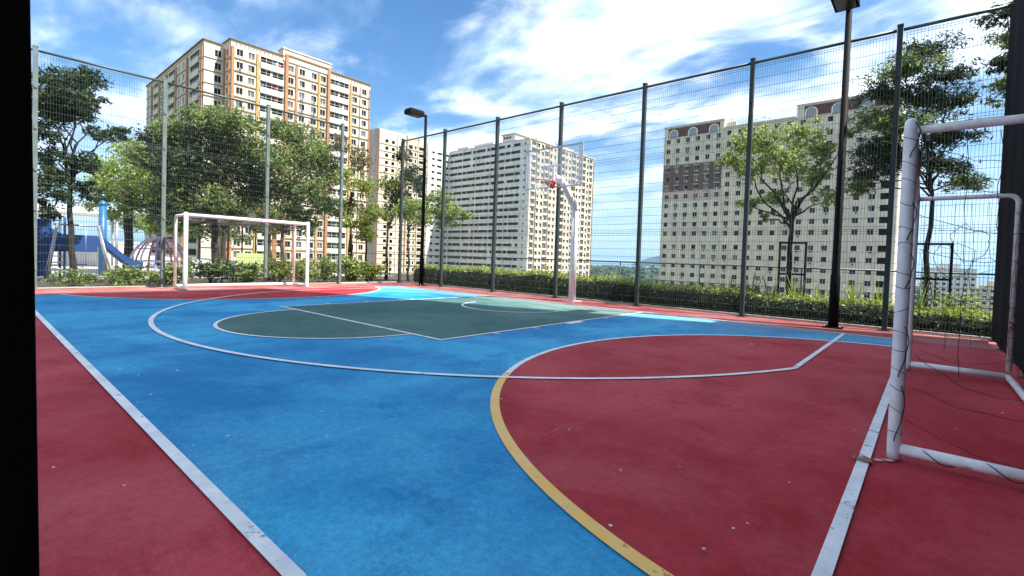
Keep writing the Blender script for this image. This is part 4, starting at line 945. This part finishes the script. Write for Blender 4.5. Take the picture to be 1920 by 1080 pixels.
shrub('dark shrub showing inside the left half of the far goal', -9.8, -4.9, .6, .7, .85, LEAF_D, 65, .12, 36, m2=LEAF_M)
shrub('broad-leaved green shrub showing in the middle of the far goal', -9.6, -3.95, .5, .6, .8, LEAF_M, 66, .14, 34, m2=LEAF_G)
shrub('yellow-leaved shrub showing inside the right half of the far goal', -9.6, -2.95, .5, .55, .85, LEAF_Y, 67, .12, 34, m2=LEAF_B)
shrub('bright green shrub just right of the far goal', -9.6, -2.1, .5, .5, .85, LEAF_G, 68, .13, 34, m2=LEAF_Y)
shrub('dense green shrub behind the fence post right of the far goal', -9.7, -1.25, .55, .55, 1.0, LEAF_M, 69, .12, 40, m2=LEAF_G)
shrub('bright leafy shrub filling the bed near the far fence corner', -9.6, -.35, .6, .6, 1.0, LEAF_G, 70, .13, 44, m2=LEAF_M)
shrub('rounded bright green shrub right beside the far fence corner', -9.6, .55, .55, .5, .85, LEAF_G, 71, .12, 36, m2=LEAF_Y)

# --- left-hand side trees
tree('dark layered tree standing at the far left in front of the slide', 19.0, 134, (134, 330),
     [(120, 150, 46, 18, 0), (165, 145, 36, 14, .3), (95, 175, 32, 22, .3), (130, 185, 48, 22, -.3), (175, 185, 29, 12, 0), (100, 205, 38, 19, .4), (85, 245, 27, 38, 0), (130, 215, 44, 22, .2), (215, 245, 27, 16, .2), (195, 250, 27, 14, 0), (90, 300, 29, 35, .3), (150, 305, 36, 19, 0), (105, 350, 34, 35, -.2), (165, 360, 27, 16, .2), (90, 390, 21, 24, 0), (165, 350, 15, 19, -.4)],
     LEAF_D, .17, 1.3, BARK_D, .085, .9, .30, .8, seed=34)
tree('light green tree with twin dark trunks left of the dome climber', 26.0, 241, (241, 330),
     [(205, 310, 30, 30, 0), (245, 290, 34, 36, .5), (215, 350, 36, 30, -.5), (265, 340, 34, 34, 0), (190, 375, 30, 20, .5), (255, 385, 28, 20, .5), (225, 400, 30, 16, 0), (290, 370, 26, 30, .4), (285, 310, 30, 34, .8), (295, 420, 26, 18, .6), (185, 335, 24, 26, .3)],
     LEAF_G, .16, .9, BARK_D, .14, .7, .5, seed=35, stems=2, lm2=LEAF_Y)
tree('broad dense dark green tree above the far goal', 23.0, 402, (402, 400),
     [(390, 225, 50, 26, 0), (330, 250, 42, 30, .5), (440, 230, 44, 26, -.5), (290, 270, 32, 26, .5), (370, 275, 56, 36, 0), (440, 280, 50, 34, .6), (320, 310, 46, 34, -.4), (395, 330, 52, 34, .4), (460, 330, 40, 32, 0), (340, 360, 44, 28, .6), (420, 375, 46, 24, -.4), (300, 350, 30, 26, 0), (470, 375, 30, 22, .4), (370, 395, 34, 18, .3), (440, 405, 34, 14, .2), (480, 295, 34, 34, .4), (488, 350, 30, 34, -.3), (345, 425, 34, 20, .5), (305, 395, 30, 24, .2), (270, 300, 26, 26, .3)],
     LEAF_M, .14, 1.15, BARK_D, .16, .7, .5, seed=36, lm2=LEAF_D)
tree('rounded mid green tree right of the dense one, over the goal corner', 22.0, 532, (528, 425),
     [(520, 245, 34, 26, 0), (560, 255, 34, 30, .4), (510, 300, 36, 32, -.4), (565, 305, 42, 36, .2), (600, 290, 28, 28, 0), (530, 355, 40, 34, .4), (585, 360, 38, 32, -.3), (610, 335, 24, 28, .3), (550, 400, 36, 20, .2), (500, 395, 26, 20, 0), (615, 385, 28, 24, .2), (630, 320, 20, 24, 0), (575, 425, 30, 16, .2)],
     LEAF_M, .13, 1.0, BARK, .09, .7, .5, seed=37, lm2=LEAF_G)
tree('thin sparse yellowish tree in front of the tower, left of the floodlight', 21.5, 660, (658, 360),
     [(640, 270, 22, 24, 0), (675, 300, 26, 28, .3), (645, 330, 24, 26, -.3), (685, 350, 26, 24, 0), (660, 385, 26, 22, .2), (695, 395, 22, 22, 0), (640, 400, 18, 20, .2), (680, 425, 22, 16, .2)],
     LEAF_B, .11, .62, BARK, .06, .6, .45, seed=38, stems=2, lm2=LEAF_Y)
tree('small tree with green-yellow leaves and leaning trunk below the thin one', 20.5, 688, (686, 440),
     [(682, 415, 18, 20, 0), (700, 400, 18, 22, .2), (672, 440, 14, 14, 0), (695, 440, 16, 16, -.2), (655, 420, 16, 18, .2)],
     LEAF_Y, .11, .8, BARK_D, .045, .6, .5, seed=39, lm2=LEAF_G)
tree('dark-topped tree behind the far corner post of the fence', 22.0, 724, (726, 420),
     [(755, 285, 18, 18, 0), (770, 330, 28, 20, .3), (738, 345, 28, 22, 0), (785, 350, 16, 14, -.2), (748, 370, 30, 18, .3), (725, 400, 22, 18, 0), (765, 395, 24, 18, .2)],
     LEAF_D, .13, .9, BARK_D, .07, .8, .4, seed=41, lm2=LEAF_M)
tree('young light green tree between the corner post and floodlight pole', 20.0, 766, (767, 420),
     [(775, 385, 30, 18, 0), (820, 375, 32, 18, .3), (850, 395, 28, 14, 0), (790, 410, 28, 14, -.3), (835, 415, 26, 12, .2), (872, 405, 16, 9, 0), (755, 400, 20, 16, .2), (810, 400, 30, 14, .3)],
     LEAF_G, .115, .85, BARK_D, .05, .7, .5, seed=42)
tree('slender tree with pale mottled trunks inside the far goal', 20.0, 515, (500, 420),
     [(492, 405, 22, 18, 0), (515, 415, 20, 16, .2), (480, 430, 16, 14, 0), (505, 440, 16, 10, -.2)],
     LEAF_B, .11, .7, BARK, .055, .6, .5, seed=43, stems=2, lm2=LEAF_Y)
tree('dense green tree far behind the dome climber', 36.0, 300, (300, 400),
     [(290, 330, 44, 30, 0), (340, 320, 44, 30, 1), (260, 370, 34, 30, .5), (330, 385, 44, 30, 0), (280, 415, 40, 24, .5), (345, 430, 34, 22, 0), (240, 410, 26, 24, 1)],
     LEAF_M, .22, .62, BARK_D, .16, .7, .5, seed=44, lm2=LEAF_G)
tree('bushy tree far behind the timber shelter', 38.0, 420, (420, 420),
     [(400, 400, 44, 24, 0), (450, 410, 40, 26, 1), (490, 400, 34, 26, 0), (370, 430, 34, 20, 0), (430, 440, 40, 16, 1)],
     LEAF_D, .22, .62, BARK_D, .16, .7, .5, seed=45, lm2=LEAF_M)

# ================================================================== playground beyond the left fence
PBLUE = mat('blue_play_plastic', (.008,.05,.20), .5, var=.1, scale=2); PBLUE2 = mat('light_blue_play_plastic', (.02,.13,.30), .4, var=.1, scale=2)
PRED = mat('red_play_paint', (.68,.16,.15), .4, var=.1); PPUR = mat('purple_play_paint', (.38,.34,.72), .4, var=.1); PWHITE = mat('white_play_paint', (.75,.75,.75), .4, var=.06)
DARKRED = mat('faded_dark_red', (.28,.05,.05), .6, var=.2)
TIMBER = mat('orange_timber', (.30,.15,.06), .7, var=.2, scale=6); DARKW = mat('dark_timber', (.05,.035,.028), .8, var=.2); GREENP = mat('pale_green_panel', (.35,.42,.16), .7, var=.1)
o = at(95, 500, 22); o.z = -.06; t = empty('play_tower', o); t.scale = (1, .75, 1); tag(t, 'blue plastic play tower with a slide at the far left', 'play tower')
ax = Vector((0, 1, 0))
q = MB(); q.box((-.5, -.75, .9), (.6, .35, .98), PBLUE); q.build('deck', t)
for x in (-.5, .6):
    for y in (-.75, .35):
        z1 = 2.0; q = MB(); q.tube([(x, y, 0), (x, y, z1)], .045, PBLUE, 10); q.build('post', t)
q = MB(); q.box((.56, -.70, .1), (.64, -.05, 1.9), PBLUE); q.build('side_panel', t)
q = MB(); q.poly([(.66, -.72, 1.95), (.66, .30, 1.45), (.66, .36, .98), (.66, -.72, .98)], PBLUE); q.poly([(.60, -.72, 1.95), (.60, .30, 1.45), (.60, .36, .98), (.60, -.72, .98)], PBLUE)
for a_, c_ in (((-.72, 1.95), (.30, 1.45)), ((.30, 1.45), (.36, .98)), ((.36, .98), (-.72, .98)), ((-.72, .98), (-.72, 1.95))): q.poly([(.60, a_[0], a_[1]), (.66, a_[0], a_[1]), (.66, c_[0], c_[1]), (.60, c_[0], c_[1])], PBLUE2)
q.build('curved_panel', t)
q = MB(); q.box((.50, .36, .95), (.58, 1.42, 1.45), PBLUE); q.box((-.5, .36, .90), (.58, 1.42, .95), PBLUE); q.build('bridge', t)
q = MB(); prof = [(1.40, 1.15), (1.7, 1.08), (2.0, .85), (2.35, .58), (2.7, .40), (3.05, .33)]
for side in (-.1, .5):
    for (y0, z0), (y1, z1) in zip(prof, prof[1:]): q.poly([(side, y0, z0+.02), (side, y1, z1+.02), (side, y1, z1+.26), (side, y0, z0+.26)], PBLUE); q.poly([(side+.05, y0, z0+.02), (side+.05, y1, z1+.02), (side+.05, y1, z1+.26), (side+.05, y0, z0+.26)], PBLUE); q.poly([(side, y0, z0+.26), (side+.05, y0, z0+.26), (side+.05, y1, z1+.26), (side, y1, z1+.26)], PBLUE2)
for (y0, z0), (y1, z1) in zip(prof, prof[1:]): q.poly([(-.05, y0, z0), (.5, y0, z0), (.5, y1, z1), (-.05, y1, z1)], PBLUE2); q.poly([(-.05, y0, z0-.05), (.5, y0, z0-.05), (.5, y1, z1-.05), (-.05, y1, z1-.05)], PBLUE)
sl_ = q.build('slide', t)
q = MB(); q.tube([(.2, 2.6, 0), (.2, 2.6, .40)], .04, STEEL, 8); q.build('slide_leg', sl_)
for z in (.35, .55, .75): 
    q = MB(); q.tube([(.62, -.02, z), (.62, .34, z)], .018, STEEL, 8); q.build('rung', t)
o = at(140, 515, 20.5); o.z = -.06; t = empty('swing_frame', o); tag(t, 'grey steel swing frame in front of the blue play tower', 'swing')
for x, y in ((-.35, -.55), (.35, -.55), (-.35, .75), (.35, .75)):
    q = MB(); q.tube([(x, y*1.15, 0), (x*.15, y*.72, 1.75)], .03, STEEL, 8); q.build('leg', t)
q = MB(); q.tube([(0, -.48, 1.74), (0, .62, 1.74)], .03, STEEL, 8); q.build('top_bar', t)
for y in (-.1, .25):
    q = MB(); q.tube([(0, y, 1.72), (.02, y, .55)], .008, STEEL, 5); q.build('chain', t)
q = MB(); q.box((-.1, -.12, .50), (.14, .27, .54), PBLUE); q.build('seat', t)
o = at(192, 470, 24); o.z = -.06; t = empty('play_post', o); tag(t, 'tall light blue post standing behind the slide', 'post')
q = MB(); q.tube([(0, 0, 0), (0, 0, 2.62)], .12, PBLUE2, 14); q.build('shaft', t)
q = MB(); q.tube([(0, 0, 2.62), (0, 0, 2.70), (0, 0, 2.82)], [.13, .14, .03], PBLUE2, 14); q.build('cap', t)
o = at(300, 470, 25); o.z = -.06; t = empty('dome_climber', o, R(40)); tag(t, 'red, purple and white hoop dome climber behind the fence', 'climbing frame')
for i, m in enumerate((PRED, PPUR, PWHITE, PWHITE, PPUR, PRED)):
    a = R(30*i); P = [(1.05*math.cos(R(s))*math.cos(a), 1.05*math.cos(R(s))*math.sin(a), .12+1.42*math.sin(R(s))) for s in range(-5, 186, 10)]
    q = MB(); q.tube(P, .036, m, 8); q.build('hoop', t)
for z, m in ((.55, PWHITE), (1.05, PPUR)):
    r_ = 1.05*math.cos(math.asin((z-.12)/1.42)); q = MB(); q.tube([(r_*math.cos(R(k*15)), r_*math.sin(R(k*15)), z) for k in range(25)], .022, m, 6, caps=False); q.build('ring', t)
o = at(430, 470, 32); o.z = -.06; t = empty('timber_shelter', o, R(75)); tag(t, 'open timber shelter with orange posts and dark roof behind the far goal', 'shelter')
for x in (-2.1, 2.1):
    for y in (-1.3, 1.3):
        q = MB(); q.box((x-.11, y-.11, 0), (x+.11, y+.11, 2.55), TIMBER); q.build('post', t)
q = MB(); V = [(-2.8, -1.9, 2.55), (2.8, -1.9, 2.55), (2.8, 1.9, 2.55), (-2.8, 1.9, 2.55), (-1.0, 0, 3.5), (1.0, 0, 3.5)]; q.v = V; q.mi(DARKW)
for f in ((0,1,5,4), (1,2,5), (2,3,4,5), (3,0,4), (3,2,1,0)): q.f.append(f); q.m.append(0); q.sm.append(False)
q.build('roof', t)
for x in (-1.4, -.7, 0, .7, 1.4):
    q = MB(); q.box((x-.04, 1.22, .0), (x+.04, 1.28, 2.5), DARKW); q.build('slat', t)
q = MB(); q.box((.3, -1.0, .0), (1.95, -.9, .95), GREENP); q.build('low_panel', t)
q = MB(); q.box((-1.9, -.6, .40), (-.2, -.1, .46), PWHITE); q.build('bench_seat', t)
for x in (-1.7, -.4):
    q = MB(); q.box((x-.04, -.5, 0), (x+.04, -.2, .40), PWHITE); q.build('bench_leg', t)
o = at(120, 400, 33); t = empty('white_canopy', (o.x, o.y, -.06), R(85)); tag(t, 'flat white canopy roof behind the play tower', 'canopy')
q = MB(); q.box((-2.6, -1.6, 2.62), (2.2, 1.6, 2.95), PWHITE); q.build('roof_slab', t, bevel=.03)
for x in (-2.3, 1.9):
    for y in (-1.3, 1.3):
        q = MB(); q.tube([(x, y, 0), (x, y, 2.62)], .06, STEEL, 10); q.build('post', t)
o = at(185, 470, 35); t = empty('garden_wall', (o.x, o.y, -.06), R(85)); tag(t, 'low white rendered wall behind the slide', 'wall')
q = MB(); q.box((-1.6, -.12, 0), (2.2, .12, 1.25), PWHITE); q.build('wall_panel', t, bevel=.015); q = MB(); q.box((-1.66, -.17, 1.25), (2.26, .17, 1.33), PWHITE); q.build('coping', t)

# ================================================================== scraps on the court
SCRAP = mat('pale_dry_scrap', (.72,.70,.66), .8, var=.1)
random.seed(77); spots = [(100, 877), (233, 911), (1145, 986), (1375, 991), (1402, 982), (1275, 876), (940, 748), (1062, 946), (283, 740), (259, 754), (363, 835), (225, 693), (332, 695), (260, 703), (198, 622), (388, 643), (428, 818), (1409, 646), (1320, 1030), (604, 772), (1068, 806), (1480, 905), (1880, 775)]
for x, y in spots:
    d = ray(x, y); p = CAM_POS + d*((.02-CAM_POS.z)/d.z); s = random.uniform(.004, .008)*max(1, (p-CAM_POS).length/3.4); b = MB(); n = 7
    ring = [(s*random.uniform(.6, 1.2)*math.cos(k*6.283/n)*1.4, s*random.uniform(.5, 1.1)*math.sin(k*6.283/n), random.uniform(0, .4)*s) for k in range(n)]
    for k in range(n): b.poly([(0, 0, s*.7), ring[k], ring[(k+1) % n]], SCRAP)
    o = b.build('leaf_scrap', None, (p.x, p.y, .0215), rz=random.uniform(0, 6)); tag(o, 'tiny pale dry scrap lying on the court paint', 'scrap', 'pale scraps scattered on the court')
HAZE = 0.00006

# ================================================================== sea air
hz_ = MB(); hz_.box((-46000, -13000, zl-4), (46000, 56000, 320), FARW)
hm = bpy.data.materials.new('sea_haze'); hm.use_nodes = True; ht = hm.node_tree; ht.nodes.clear()
ho = ht.nodes.new('ShaderNodeOutputMaterial'); hv = ht.nodes.new('ShaderNodeVolumePrincipled'); hv.inputs['Color'].default_value = (.42,.72,1,1); hv.inputs['Density'].default_value = HAZE; hv.inputs['Anisotropy'].default_value = .2
ht.links.new(hv.outputs[0], ho.inputs['Volume']); hz_.mats = [hm]
tag(hz_.build('haze'), 'pale blue sea haze over the far shore', 'haze', kind='stuff')
